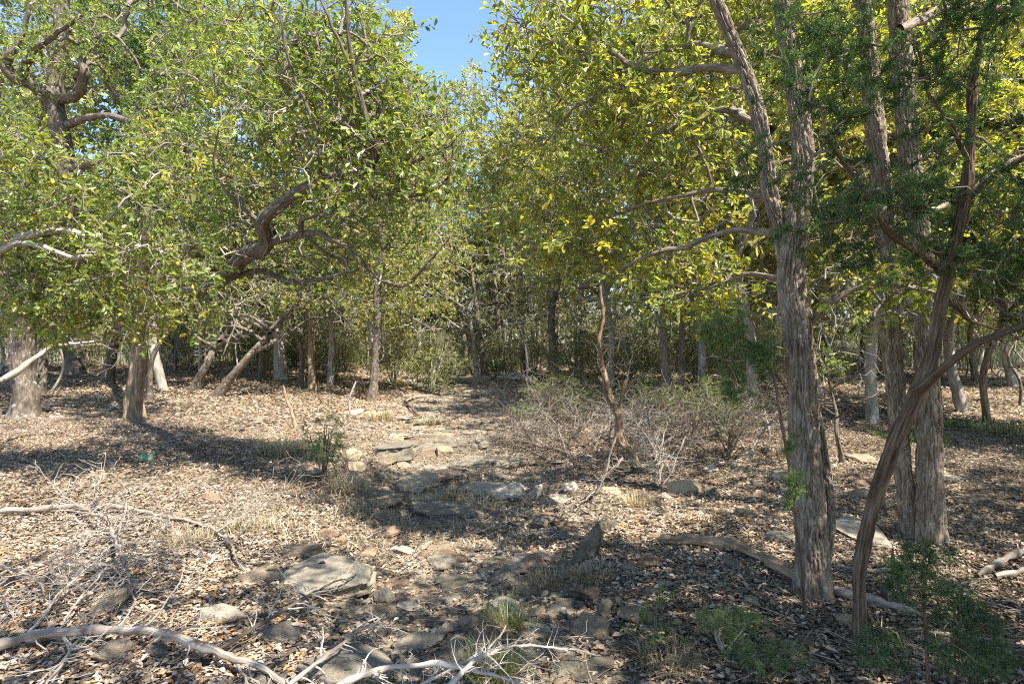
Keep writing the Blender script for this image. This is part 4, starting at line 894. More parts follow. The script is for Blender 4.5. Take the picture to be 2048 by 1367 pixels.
while sm_n < 270:
    py = 700+rng.random()**.8*660; px = rng.normal(930, 250) if rng.random() < .7 else (rng.uniform(1280, 1620) if rng.random() < .5 else rng.uniform(350, 1800))
    if not 40 < px < 2000 or py < 780: continue
    p = ground_at(px, py)
    if any(abs(p[0]-a)/(sx+.03) < 1 and abs(p[1]-b)/(sy+.03) < 1 for a, b, sx, sy in rock_xy): continue
    s = rng.uniform(.02, .062)*(1 if p[1] < 6 else 1.6); me = small[int(rng.integers(len(small)))]
    o = bpy.data.objects.new('rock', me); col.objects.link(o); o.location = (p[0], p[1], p[2]+s*.25); o.scale = (s, s, s)
    o.rotation_euler = (rng.normal()*.25, rng.normal()*.25, rng.uniform(0, 6.28))
    near = ('in the foreground ' if p[1] < 5 else 'further up ')+('left of' if p[0] < creek_x(p[1])-.5 else ('right of' if p[0] > creek_x(p[1])+.5 else 'in'))+' the creek bed'
    tag(o, 'small loose limestone lying '+near, 'stone', 'small loose stones '+near); o.scale = (s, s, s*(.45 if sm_n % 3 == 0 else 1)); sm_n += 1

plates = [rock_mesh('flat_stone', M_rock[t], (1, rng.uniform(.55, .9), rng.uniform(.14, .24)), 4, 16, True, 500+q) for q, t in enumerate(['grey', 'tan', 'grey', 'pale', 'dark', 'tan', 'brown', 'grey'])]
ln_ = 0
while ln_ < 46:
    Y = rng.uniform(2.9, 13.0); x = float(creek_x(Y))+rng.normal()*(.5+.03*Y)+(.25 if Y < 5 else 0)
    sc = rng.uniform(.16, .40)*(1+.03*Y)*(.7 if Y < 4 else 1); o = bpy.data.objects.new('flat_stone', plates[int(rng.integers(7))]); col.objects.link(o)
    o.location = (x, Y, gz1(x, Y)-sc*.04); o.scale = (sc, sc, sc*.8); o.rotation_euler = (rng.normal()*.05, rng.normal()*.05, rng.uniform(0, 6.28))
    w = 'lower creek bed near the viewer' if Y < 5 else ('middle creek bed' if Y < 9 else 'upper creek bed')
    tag(o, 'flat bedrock ledge sunk in the '+w, 'rock', 'bedrock ledges in the '+w); ln_ += 1
pn = 0
while pn < 120:
    Y = math.sqrt(rng.uniform(2.5**2, 13.0**2)) if pn % 3 else rng.uniform(2.5, 5.5); x = float(creek_x(Y))+rng.normal()*(.75+.03*Y)+(.4 if Y < 5 else 0)
    if any(abs(x-a)/(sx+.02) < .9 and abs(Y-b)/(sy+.02) < .9 for a, b, sx, sy in rock_xy): pn += .05; continue
    sc = rng.uniform(.06, .17)*(1+.04*Y); o = bpy.data.objects.new('flat_stone', plates[int(rng.integers(8))]); col.objects.link(o)
    o.location = (x, Y, gz1(x, Y)+sc*.05); o.scale = (sc, sc, sc); o.rotation_euler = (rng.normal()*.13, rng.normal()*.13, rng.uniform(0, 6.28))
    w = 'lower creek bed near the viewer' if Y < 5 else ('middle creek bed' if Y < 9 else 'upper creek bed')
    tag(o, 'broken flat limestone plate lying loose in the '+w, 'rock', 'broken limestone plates in the '+w); pn = int(pn)+1
def gravel():
    base = np.array([[1, 0, 0], [-1, 0, 0], [0, 1, 0], [0, -1, 0], [0, 0, 1], [0, 0, -1.]]); T = np.array([[0, 2, 4], [2, 1, 4], [1, 3, 4], [3, 0, 4], [2, 0, 5], [1, 2, 5], [3, 1, 5], [0, 3, 5]])
    n = 9000; Y = rng.uniform(2.2, 14, n); x = creek_x(Y)+rng.normal(size=n)*(.55+.05*Y); extra = rng.random(n) < .3; x[extra] = rng.uniform(0, 4, extra.sum())
    s = rng.uniform(.006, .022, n)*(1+Y*.04); a = rng.uniform(0, 6.28, n)
    V = base[None]*(1+.45*rng.normal(size=(n, 6, 1)).clip(-1, 1))*s[:, None, None]*np.array([1, .8, .5]) + rng.normal(size=(n, 6, 3))*s[:, None, None]*.25
    c, q = np.cos(a)[:, None], np.sin(a)[:, None]; V = np.stack([V[:, :, 0]*c-V[:, :, 1]*q, V[:, :, 0]*q+V[:, :, 1]*c, V[:, :, 2]], 2)
    V = V+np.stack([x, Y, gz(x, Y)+s*.3], 1)[:, None, :]
    b = MB(); b.add(V.reshape(-1, 3), T=(np.arange(n)[:, None, None]*6+T[None]).reshape(-1, 3)); tag(b.build('gravel', M_rock['tan'], smooth=False), kind='stuff')
gravel()

# ================================================================== DEAD WOOD
def dead_wood(name, label, cat, guides, mat, twigs=10, tl=.35, spread=1.0, group=None, lie=True, levels=2, k=14, twmat=None, lift=.0, amp=.003):
    """a fallen or standing dead branch: one limb with forking twigs"""
    G = []
    for g in guides:
        rows = []
        for px, py, r, up in g:
            if lie: 
                p = ground_at(px, py)
                Y = p[1]
                if up: Y = (EYE-gz1(p[0], p[1])-up-lift)/max((py-CY)/F, .02); Y = min(Y, p[1])
                q = at(px, py, Y); q[2] = max(q[2], gz1(q[0], q[1])+r*.6)
            else: q = at(px, py, up)
            rows.append([*q, r])
        G.append(np.array(rows))
    base = G[0][0, :3].copy(); base[2] = gz1(base[0], base[1])
    main = MB(); tw = MB(); tj = []
    for gi, g in enumerate(G):
        S = spline(g, .035); j = np.cumsum(rng.normal(size=(len(S), 3))*.0045, 0); S[:, :3] += j-np.linspace(0, 1, len(S))[:, None]*j[-1]
        S[:, 3] *= (1+.07*rng.normal(size=len(S))).clip(.8, 1.25); S[-1, 3] *= .5
        V, Q, bk, D = tube(S[:, :3], S[:, 3], k)
        V = V + D*(amp*1.6*fbm(bk*np.array([70, 70, 7.]), 3)+np.repeat(S[:, 3], k)*.35*fbm(bk*np.array([9, 9, 16.])+gi, 2))[:, None]
        main.add(V, Q, bark=bk)
        c0 = S[0, :3]; cN = len(V)
        L = len(S)
        for q in range(int(twigs*len(S)*.035/1.0) if gi else int(twigs)):
            i = int(rng.uniform(.12, .99)*(L-1)); t = S[min(i+1, L-1), :3]-S[max(i-1, 0), :3]; t /= max(np.linalg.norm(t), 1e-6)
            tj.append((S[i, :3], t, min(S[i, 3]*.45, .006)*rng.uniform(.6, 1.2), rng.uniform(.3, 1.15)*tl, 0))
    while tj:
        p, t, r, ln, lv = tj.pop()
        d = runit(1)[0]; d = d-t*np.dot(d, t); d /= max(np.linalg.norm(d), 1e-6)
        d = t*rng.uniform(.35, .9)+d*spread; d[2] = d[2]*.5+.05; d /= np.linalg.norm(d)
        m = max(3, int(ln/.045)); pts = [p.copy()]
        for q in range(m):
            d = d+runit(1)[0]*.36; d /= np.linalg.norm(d); nx = pts[-1]+d*ln/m
            gzz = gz1(nx[0], nx[1])+.008
            if nx[2] < gzz: nx[2] = gzz; d[2] = abs(d[2])*.3
            pts.append(nx)
            if lv+1 < levels and rng.random() < .55 and q > 0: tj.append((nx.copy(), d.copy(), max(r*.6, .0014), ln*rng.uniform(.25, .55), lv+1))
        pts = np.array(pts); rr = np.maximum(np.linspace(r, r*.3, len(pts)), .0011)
        V, Q, bk, _ = tube(pts, rr, 5); tw.add(V, Q, bark=bk)
    if tw.n:
        root = thing(name, base, label, cat, group)
        main.build('limb', mat, root, base); tw.build('twigs', twmat or mat, root, base, kind='stuff')
        return root
    o = main.build(name, mat, None, base); return tag(o, label, cat, group)
DW = dead_wood
DW('dead_branch', 'long bleached dead branch lying across the left litter with many forked twigs', 'branch',
   [[(-60, 1026, .026, .05), (20, 1016, .026, .05), (90, 1012, .025, .06), (180, 1006, .023, .08), (260, 1012, .019, .08), (330, 1030, .014, .07), (400, 1048, .012, .05), (440, 1066, .010, .08), (468, 1110, .007, .06), (490, 1140, .004, .03)],
    [(150, 1008, .016, .07), (205, 1035, .014, .12), (238, 1075, .012, .12), (252, 1110, .010, .14), (262, 1160, .007, .12), (272, 1210, .004, .05)],
    [(430, 1062, .007, .08), (480, 1035, .005, .12), (545, 990, .003, .15)]], M_deadwood, 24, .55, twmat=M_greytwig)
DW('dead_branch', 'thick peeling fallen branch crossing the bottom left corner', 'branch',
   [[(-60, 1300, .024, .05), (40, 1276, .024, .07), (140, 1270, .024, .08), (240, 1272, .024, .09), (310, 1282, .023, .09), (390, 1306, .021, .07), (470, 1326, .018, .06), (530, 1345, .014, .05), (570, 1372, .010, .03)],
    [(160, 1275, .007, .1), (110, 1330, .006, .1), (80, 1390, .005, .1)], [(310, 1280, .008, .1), (370, 1262, .006, .14), (400, 1250, .004, .18)],
    [(470, 1326, .010, .06), (500, 1372, .008, .05)]], M_deadwood, 16, .28, twmat=M_palewood, k=16)
DW('dead_branch', 'bleached spiky dead branch fanning out at the bottom centre', 'branch',
   [[(640, 1392, .014, .06), (720, 1348, .014, .1), (800, 1324, .013, .14), (870, 1322, .012, .16), (940, 1336, .010, .17), (990, 1350, .007, .18), (1060, 1375, .004, .18)],
    [(880, 1392, .012, .15), (930, 1340, .011, .2), (975, 1310, .010, .22), (1020, 1288, .008, .22), (1080, 1286, .006, .2), (1140, 1296, .004, .18), (1204, 1310, .002, .14)],
    [(960, 1318, .007, .2), (985, 1285, .005, .25), (1012, 1250, .003, .3)], [(830, 1372, .008, .1), (920, 1330, .008, .16), (968, 1300, .006, .2)]],
   M_palewood, 40, .16, spread=1.3, levels=2)
DW('dead_branch', 'thin brown dead branch slanting over the largest foreground slab', 'branch',
   [[(420, 1302, .010, .05), (500, 1262, .010, .08), (570, 1222, .009, .1), (630, 1192, .008, .12), (690, 1165, .006, .12), (745, 1140, .004, .12)]], M_darkstick, 12, .22, twmat=M_palewood)
DW('dead_branch', 'pinkish dead branch with hanging twigs between slab and thick fallen branch', 'branch',
   [[(560, 1385, .010, .1), (620, 1335, .011, .12), (680, 1290, .010, .14), (730, 1255, .008, .16), (770, 1226, .005, .16)]], M_deadwood, 20, .18, twmat=M_palewood)
DW('dead_branch', 'grey bare stick slanting through the twig tangle at left', 'branch', [[(52, 1275, .007, .04), (110, 1200, .007, .08), (170, 1140, .006, .12), (235, 1100, .004, .15)]], M_palewood, 8, .25)
DW('dead_branch', 'second bare stick running beside the slanting stick at left', 'branch', [[(105, 1268, .005, .04), (160, 1200, .005, .1), (215, 1130, .003, .16)]], M_palewood, 6, .25)
DW('dead_branch', 'low tangle of pale twigs at the left edge above the thick branch', 'branch', [[(-40, 1120, .010, .08), (20, 1130, .009, .1), (60, 1150, .007, .12), (90, 1190, .004, .12)], [(-40, 1180, .008, .06), (10, 1200, .006, .08), (50, 1235, .004, .08)]], M_deadwood, 15, .4, twmat=M_palewood)
DW('dead_branch', 'dark twiggy dead branch in sunny litter above the long bleached branch', 'branch', [[(180, 1010, .008, .1), (260, 968, .006, .12), (340, 950, .003, .1)]], M_darkstick, 10, .3)
DW('fallen_log', 'long brown rotting log running towards the foot of the stout trunk', 'log',
   [[(1300, 1074, .030, .02), (1340, 1078, .034, .03), (1400, 1082, .034, .04), (1460, 1090, .036, .05), (1520, 1112, .036, .05), (1570, 1140, .034, .05), (1606, 1160, .03, .03)]], M_brownwood, 6, .16, k=28, amp=.016)
DW('fallen_log', 'grey log emerging right of the stout trunk behind the leaning juniper', 'log',
   [[(1650, 1176, .030, .02), (1700, 1188, .032, .03), (1760, 1206, .03, .03), (1820, 1222, .026, .02), (1880, 1238, .018, .0)]], M_deadwood, 3, .15, k=24, amp=.014)
DW('dead_branch', 'straight thin grey branch lying below the twin trunk', 'branch', [[(1655, 1132, .012, .01), (1720, 1138, .013, .02), (1800, 1144, .012, .02), (1880, 1146, .008, .01), (1940, 1142, .004, .01)]], M_deadwood, 5, .2)
DW('fallen_log', 'short grey broken log at the right edge', 'log', [[(1955, 1150, .014, .02), (1985, 1125, .022, .04), (2030, 1104, .024, .06), (2090, 1092, .022, .06)]], M_deadwood, 2, .1, k=16, amp=.006)
DW('dead_branch', 'second grey branch below the short broken log at the right edge', 'branch', [[(1990, 1152, .018, .03), (2040, 1142, .018, .04), (2110, 1120, .014, .05)]], M_deadwood, 3, .15)
DW('dead_branch', 'thin pale pole lying in the lower right litter', 'branch', [[(1830, 1262, .010, .01), (1920, 1268, .010, .02), (2000, 1282, .009, .02), (2080, 1300, .008, .01)]], M_deadwood, 3, .15)
DW('dead_branch', 'dark curved root like branch in the creek shade right of the largest slab', 'branch', [[(852, 1168, .012, .01), (885, 1156, .014, .02), (925, 1148, .013, .02), (965, 1150, .008, .01)]], M_deadwood, 2, .1)
DW('dead_branch', 'short grey stick in the shaded creek centre', 'branch', [[(948, 1068, .008, .01), (975, 1058, .009, .02), (1003, 1054, .006, .02)]], M_deadwood, 1, .1)
DW('dead_branch', 'grey pole lying up the far left bank by the slim curved oak', 'branch', [[(800, 778, .03, .02), (835, 772, .03, .04), (878, 770, .024, .04)]], M_deadwood, 3, .3)
DW('dead_branch', 'pale pole lying left of the far creek bed', 'branch', [[(808, 802, .022, .03), (850, 790, .022, .05), (905, 796, .016, .03)]], M_deadwood, 3, .3)
DW('dead_branch', 'dark broken branch beside the slim curved oak foot', 'branch', [[(808, 800, .03, .05), (822, 816, .03, .05), (840, 836, .022, .02)]], M_darkstick, 3, .2)
DW('fallen_log', 'bleached log on the far bedrock ledge', 'log', [[(1000, 752, .07, .02), (1050, 745, .07, .06), (1098, 738, .05, .08)]], M_palewood, 2, .3, k=14)
DW('dead_branch', 'thin branch curving over the litter above the wide ledge slab', 'branch', [[(650, 880, .007, .02), (690, 858, .008, .16), (740, 856, .008, .18), (800, 868, .007, .1), (850, 884, .004, .02)]], M_deadwood, 3, .2)
DW('dead_branch', 'thin broken branch pointing along the litter right of the brush pile', 'branch', [[(1240, 1040, .010, .01), (1310, 1052, .011, .02), (1370, 1064, .008, .02)]], M_darkstick, 5, .15)
# standing dead pieces: rows are (px, py, r, depth)
pw = ground_at(1275, 945)[1]
DW('dead_sapling', 'crooked dead sapling with peeling orange bark standing by the brush pile', 'sapling',
   [[(1278, 948, .05, pw), (1262, 905, .046, pw), (1240, 870, .046, pw), (1236, 830, .042, pw), (1224, 790, .04, pw), (1215, 740, .034, pw), (1208, 690, .03, pw), (1212, 640, .022, pw), (1200, 570, .012, pw)],
    [(1226, 800, .026, pw), (1205, 770, .022, pw-.1), (1196, 752, .012, pw-.1)], [(1236, 815, .02, pw), (1252, 770, .016, pw), (1256, 740, .008, pw)]], M_tanbark, 16, .7, lie=False, levels=2, k=14, twmat=M_twig, amp=.012)
pw = ground_at(1215, 1000)[1]
DW('dead_branch', 'pale dead branch propped upright in a V at the edge of the creek bed', 'branch',
   [[(1172, 1000, .014, pw), (1195, 970, .015, pw+.05), (1222, 940, .015, pw+.1), (1246, 914, .012, pw+.12)], [(1190, 985, .012, pw), (1212, 940, .012, pw), (1222, 900, .010, pw), (1232, 872, .006, pw)]], M_deadwood, 10, .3, lie=False, k=10)
pw = ground_at(1322, 970)[1]
DW('dead_shrub', 'bare pale multi twigged dead shrub left of the knobbly tan boulder', 'shrub',
   [[(1322, 975, .009, pw), (1318, 930, .008, pw), (1326, 880, .005, pw), (1336, 840, .003, pw)], [(1322, 975, .007, pw), (1300, 920, .006, pw-.1), (1282, 870, .004, pw-.2)], [(1324, 970, .006, pw), (1350, 920, .005, pw), (1372, 870, .003, pw)]], M_palewood, 24, .35, lie=False)
for i, (x0, y0, x1, y1, r, lab) in enumerate([(592, 858, 566, 770, .03, 'short broken brown stump stem left of the small juniper'), (688, 862, 712, 762, .022, 'thin grey dead stem leaning right behind the small juniper')]):
    pw = ground_at(x0, y0)[1]
    DW('snag', lab, 'stem', [[(x0, y0+3, r*1.2, pw), ((x0*2+x1)/3+3, y0+(y1-y0)*.33, r, pw), ((x0+x1*2)/3-2, y0+(y1-y0)*.66, r*.9, pw), (x1, y1, r*.7, pw)]], M_brownwood if i == 0 else M_greybark, 2, .3, lie=False, k=12, amp=.006)
pw = ground_at(1770, 1200)[1]
DW('snag', 'short dark snapped stem standing right of the leaning juniper', 'stem', [[(1770, 1203, .02, pw), (1768, 1175, .022, pw), (1786, 1150, .012, pw), (1786, 1095, .009, pw)]], M_darkstick, 1, .1, lie=False, k=10)
# brush pile: every main stem lies on its own
bp = np.random.default_rng(4)
for i in range(34):
    x0 = bp.uniform(1030, 1330) if i < 24 else bp.uniform(1300, 1560); y0 = bp.uniform(860, 925); a = bp.uniform(-.9, .9)+(-.5 if x0 < 1150 else .2); ln = bp.uniform(80, 210)
    pw = ground_at(x0, y0)[1]; x1 = x0+math.sin(a)*ln; y1 = y0-math.cos(a)*ln*.62
    DW('dead_branch', ('grey' if i % 3 == 0 else 'dark brown')+' dead twiggy branch heaped '+('in the brush pile right of the creek' if i < 24 else 'between brush pile and stout trunk'), 'branch',
       [[(x0, y0, bp.uniform(.012, .024), pw), ((x0+x1)/2+bp.normal()*8, (y0+y1)/2-10, .012, pw+.15), (x1, y1, .004, pw+bp.uniform(-.3, .5))]], M_darkstick if i % 3 else M_deadwood, 26, .65, lie=False, group='branches of the brush pile', twmat=M_darkstick if i % 3 else M_greytwig)
for i, (pts, Y) in enumerate([([(250, 660), (238, 700), (232, 730), (222, 738)], 8.2), ([(440, 640), (425, 690), (392, 722), (380, 732)], 8.5), ([(470, 650), (455, 690), (440, 715)], 8.8)]):
    pass
# loose sticks
sticks = []
for q in range(6):
    n = 9; P = np.zeros((n, 3)); P[:, 0] = np.linspace(-.5, .5, n); P[:, 1:] = np.cumsum(rng.normal(size=(n, 2))*.018, 0)
    b = MB(); V, Q, bk, _ = tube(P, np.linspace(.013, .006, n)*rng.uniform(.8, 1.2), 6); b.add(V, Q, bark=bk)
    sticks.append(b.mesh('stick', [M_deadwood, M_darkstick, M_palewood][q % 3]))
for i in range(150):
    py = rng.uniform(800, 1360); px = rng.uniform(0, 2048); p = ground_at(px, py); L = rng.uniform(.12, .5)
    o = bpy.data.objects.new('stick', sticks[i % 6]); col.objects.link(o); o.scale = (L, L*.8, L*.8); o.location = p+np.array([0, 0, .02])
    o.rotation_euler = (rng.uniform(0, 6), rng.normal()*.06, rng.uniform(0, 6.28))
    c = ['grey', 'brown', 'pale'][i % 3]; side = 'left of the creek bed' if p[0] < creek_x(p[1]) else 'right of the creek bed'
    tag(o, f'loose {c} stick lying on dry leaves {side}', 'stick', f'loose {c} sticks {side}')

# ================================================================== LEAF LITTER
def litter():
    b = MB()
    def batch(n, y0, y1, hex_, Lr):
        u = rng.random(n); Y = np.sqrt(y0*y0+u*(y1*y1-y0*y0)); px = rng.uniform(-160, 2210, n); x = (px-CX)/F*Y
        c = np.abs(x-creek_x(Y))
        dn = fbm(np.stack([x*.8, Y*.8, 0*x], 1), 3)
        keep = rng.random(n) < np.clip(.16+.72*sstep(.35, 1.5, c/(1+.03*Y))+dn*.75, .10, 1)
        x, Y = x[keep], Y[keep]; n = len(x)
        P = np.stack([x, Y, gz(x, Y)+.004+.022*rng.random(n)], 1)
        a = rng.uniform(0, 6.28, n); D = np.stack([np.cos(a), np.sin(a), rng.normal(size=n)*.28], 1); U = nrm(np.array([0, 0, 1.])+rng.normal(size=(n, 3))*.24)
        L = rng.uniform(*Lr, n); zone = fbm(np.stack([x*.6+9, Y*.6, 0*x], 1), 2)
        leaf_mesh(b, P, D, U, L, L*rng.uniform(.4, .6, n), rng.random(n), np.clip(rng.beta(1.6, 1.4, n)+.45*zone, 0, 1), fold=.22, droop=.1, hex_=hex_)
    batch(120000, 2.0, 5.0, True, (.015, .046))
    batch(130000, 5.0, 10.0, False, (.024, .055))
    batch(80000, 10.0, 20.0, False, (.06, .11))
    batch(40000, 20.0, 36.0, False, (.10, .20))
    return tag(b.build('leaf_litter', M_dead, smooth=False), kind='stuff')
litter()
def twig_litter():
    b = MB(); n = 9000
    Y = np.sqrt(rng.uniform(2.1**2, 11.0**2, n)); px = rng.uniform(-100, 2150, n); x = (px-CX)/F*Y; a = rng.uniform(0, 6.28, n); L = rng.uniform(.05, .30, n)*(.8+.05*Y)
    t = np.linspace(-.5, .5, 4); bend = rng.normal(size=n)*.18
    cx_ = x[:, None]+L[:, None]*(t*np.cos(a)[:, None]-bend[:, None]*(t**2)*np.sin(a)[:, None]); cy_ = Y[:, None]+L[:, None]*(t*np.sin(a)[:, None]+bend[:, None]*(t**2)*np.cos(a)[:, None])
    cz = gz(cx_.ravel(), cy_.ravel()).reshape(n, 4)+.012+.03*rng.random((n, 1))+L[:, None]*t*rng.normal(size=(n, 1))*.12
    C = np.stack([cx_, cy_, cz], 2); r = rng.uniform(.0012, .0036, n)[:, None]*np.array([1.1, 1, .8, .45])
    side = np.stack([-np.sin(a), np.cos(a), 0*a], 1)[:, None, :]; up = np.array([0, 0, 1.])
    V = np.stack([C+side*r[..., None], C-side*r[..., None]*.5+up*r[..., None]*.87, C-side*r[..., None]*.5-up*r[..., None]*.87], 2).reshape(n, 12, 3)
    k = np.arange(n)[:, None]*12
    Q = np.concatenate([k+np.array([[o+i_, o+j_, o+3+j_, o+3+i_]]) for o in (0, 3, 6) for i_, j_ in ((0, 1), (1, 2), (2, 0))])
    b.add(V.reshape(-1, 3), Q, bark=np.repeat(rng.random((n, 1, 3)), 12, 1).reshape(-1, 3)+V.reshape(-1, 3)); tag(b.build('twig_litter', M_twiglit), kind='stuff')
M_twiglit = bark_mat('fallen_twig_bark', [(.3, (.10, .075, .055)), (.5, (.25, .205, .16)), (.7, (.52, .465, .395))], 2.0, 1, .1, .002)
twig_litter()
units = []
for q in range(10):
    b = MB(); leaf_mesh(b, np.zeros((1, 3)), np.array([[1., 0, 0]]), np.array([[0, 0, 1.]]), np.ones(1), np.array([rng.uniform(.4, .56)]), np.array([rng.random()]), np.array([rng.beta(1.8, 1.2)]), fold=rng.uniform(.1, .5), droop=rng.uniform(-.2, .3))
    units.append(b.mesh('fallen_leaf', M_dead))
for i in range(260):
    Y = math.sqrt(rng.uniform(2.2**2, 4.2**2)); px = rng.uniform(20, 2030); x = (px-CX)/F*Y; s = rng.uniform(.05, .075)
    zt = gz1(x, Y)+.03
    for a_, b_, sx, sy, tz in slab_top:
        if ((x-a_)/sx)**2+((Y-b_)/sy)**2 < .9: zt = max(zt, tz+.012)
    o = bpy.data.objects.new('fallen_leaf', units[i % 10]); col.objects.link(o); o.scale = (s, s, s); o.location = (x, Y, zt)
    o.rotation_euler = (rng.normal()*.3, rng.normal()*.3, rng.uniform(0, 6.28))
    tag(o, 'curled dry tan oak leaf lying loose on the foreground litter', 'fallen leaf', 'large fallen leaves in the foreground')

# ================================================================== GRASS, SHRUBS, CACTUS
def blades(mb, C, n, rad, h, w, lean=.5, mixm=.5):
    i = np.repeat(np.arange(len(C)), n); N = len(i); C = np.asarray(C, float)
    a = rng.uniform(0, 6.28, N); r = rad*np.sqrt(rng.random(N)); P = C[i]+np.stack([np.cos(a)*r, np.sin(a)*r, 0*r], 1)
    b = a+rng.normal(size=N)*.9; H = h*rng.uniform(.5, 1.15, N); ln = lean*rng.uniform(.3, 1.6, N)
    out = np.stack([np.cos(b), np.sin(b), 0*b], 1); S = np.stack([-np.sin(b), np.cos(b), 0*b], 1)*w*.5
    S = S+out*rng.normal(size=(N, 1))*w*.3
    up = np.array([0, 0, 1.])
    m = P+out*(H*ln*.3)[:, None]+up*(H*.55)[:, None]; t = P+out*(H*ln)[:, None]+up*(H*(1-.45*ln.clip(0, 1.6)))[:, None]
    V = np.stack([P-S, P+S, m+S*.8, m-S*.8, t], 1); k = np.arange(N)[:, None]*5
    mb.add(V.reshape(-1, 3), k+np.array([[0, 1, 2, 3]]), k+np.array([[3, 2, 4]]), rnd=np.repeat(rng.random(N), 5), mixv=np.repeat(np.clip(rng.normal(mixm, .22, N), 0, 1), 5))
for px, py, h, rad, m, mixm, lab in [
    (700, 985, .28, .18, M_straw, .55, 'dry straw tuft at the foot of the small juniper'), (1062, 838, .42, .35, M_greeng, .4, 'arching green grass clump on the right of the far creek bed'),
    (965, 1015, .20, .22, M_straw, .65, 'flattened straw tuft in the sunlit creek centre'), (905, 1000, .18, .2, M_straw, .6, 'straw tuft left of the sunlit creek centre'),
    (1010, 1262, .22, .09, M_greeng, .55, 'green and straw tuft beside the half lit pale stone'), (1100, 1170, .16, .14, M_straw, .3, 'dull straw tuft in the dark creek centre'),
    (560, 905, .25, .3, M_straw, .6, 'pale straw tuft left of the small juniper'), (850, 850, .22, .3, M_straw, .8, 'green tinged straw tuft above the wide ledge slab'),
    (760, 838, .25, .3, M_straw, .6, 'straw tuft by the slim curved oak'), (1340, 1330, .14, .16, M_straw, .15, 'brown straw tuft at the bottom right of centre'),
    (1270, 1010, .18, .16, M_straw, .5, 'straw tuft beneath the dead shrub'), (380, 1090, .16, .14, M_straw, .5, 'straw tuft poking through the long bleached branch'),
    (500, 1060, .14, .2, M_straw, .7, 'bright straw tuft in sun above the tan slab'), (1000, 735, .6, .5, M_greeng, .2, 'green grass clump beneath the slanting cluster'),
    (855, 1010, .16, .18, M_straw, .6, 'wispy straw tuft below the wide ledge slab'), (1180, 1160, .15, .12, M_straw, .3, 'shaded straw tuft below the upright wedge boulder'),
    (980, 1360, .2, .12, M_greeng, .6, 'thin green tuft under the spiky dead branch'), (1820, 880, .2, .5, M_greeng, .3, 'short green grass patch left of the twin trunk'), (1990, 860, .2, .8, M_greeng, .35, 'short green grass patch at the right edge')]:
    p = ground_at(px, min(py, 1380)); b = MB(); n = int(170+rad*600)
    blades(b, [p-np.array([0, 0, .01])], n, rad, h, .004 if p[1] < 8 else .009, .8, mixm)
    o = b.build('grass_tuft', m, None, p); tag(o, lab, 'grass tuft')
b = MB(); C = []
for q in range(620):
    py = rng.uniform(770, 1360); px = rng.uniform(0, 2048) if q < 380 else rng.normal(780, 200)
    if q >= 380: py = rng.uniform(900, 1110); C.append(ground_at(px, py))
blades(b, C, 9, .10, .13, .0035, .9, .5); tag(b.build('dry_grass', M_straw), kind='stuff')
b = MB(); C = []
for q in range(2600):
    Y = rng.uniform(24, 44); px = rng.uniform(1380, 2250) if rng.random() < .6 else rng.uniform(-200, 1380); x = (px-CX)/F*Y; C.append([x, Y, gz1(x, Y)])
blades(b, C, 16, .4, 1.0, .022, .35, .45); tag(b.build('tall_grass', M_tallg), kind='stuff')

def shrub(label, px, py, hpx, wpx, spec='shrub', leafm=None, n=60, stems=4, mix=(.5, .2), bark=None, lscale=1.0, name='shrub', cat='shrub', rs=.01, group=None, dens=1.0, twigm=None, bare_ells=()):
    p = ground_at(px, py); Y = p[1]; r = rs
    tr = [(px, py, Y, r), (px+rng.normal()*wpx*.05, py-hpx*.35, Y, r*.8), (px+rng.normal()*wpx*.1, py-hpx*.9, Y, r*.3)]
    lim = []
    for q in range(stems):
        a = rng.uniform(-.45, .45)*wpx; dy = rng.normal()*.2*wpx/F*Y
        lim.append([(px+rng.normal()*2, py-1, Y, r*.8), (px+a*.5, py-hpx*rng.uniform(.3, .45), Y+dy*.5, r*.6), (px+a, py-hpx*rng.uniform(.6, .95), Y+dy, r*.25)])
    return make_tree(name, label, cat, tr, limbs=lim, ells=[(px, py-hpx*.58, Y, wpx*.5, hpx*.42, wpx/F*Y*.45, n)], spec=spec, bark=bark or M_twig, leafm=leafm or M_shr, mix=mix, amp=.001, freq=40, k=8, skel_from=.1, rtip=.0022, flare=0, lscale=lscale, group=group, dens=dens, twigm=twigm or M_twig, bare_ells=bare_ells)
shrub('small feathery green juniper seedling beside the wide ledge slab', 645, 965, 140, 105, 'jun', M_jun, 84, 8, (.9, .15), M_junbark, 1.0, 'juniper_seedling', 'seedling', dens=.7)
shrub('bright green juniper sprig low in the litter left of the stout trunk foot', 1450, 1310, 95, 190, 'jun', M_jun, 120, 6, (.95, .1), M_palewood, .62, 'juniper_seedling', 'seedling', rs=.005, dens=.8)
shrub('dark green juniper sprig near the bottom edge below the stout trunk', 1520, 1372, 90, 230, 'jun', M_jun, 110, 6, (.45, .15), M_junbark, .62, 'juniper_seedling', 'seedling', rs=.005, dens=.8)
shrub('dim green juniper sprig in the bottom right corner', 1960, 1400, 130, 220, 'jun', M_jun, 90, 5, (.35, .15), M_junbark, .62, 'juniper_seedling', 'seedling', rs=.005, dens=.8)
shrub('tiny leafy sprig in dark litter left of the juniper sprigs', 1310, 1300, 90, 44, 'shrub', M_shr, 8, 2, (.2, .1), None, 1, 'weed', 'weed', rs=.004)
shrub('small leafy weed right of the stout trunk foot', 1690, 1180, 26, 30, 'shrub', M_shr, 6, 2, (.3, .1), None, 1, 'weed', 'weed', rs=.004)
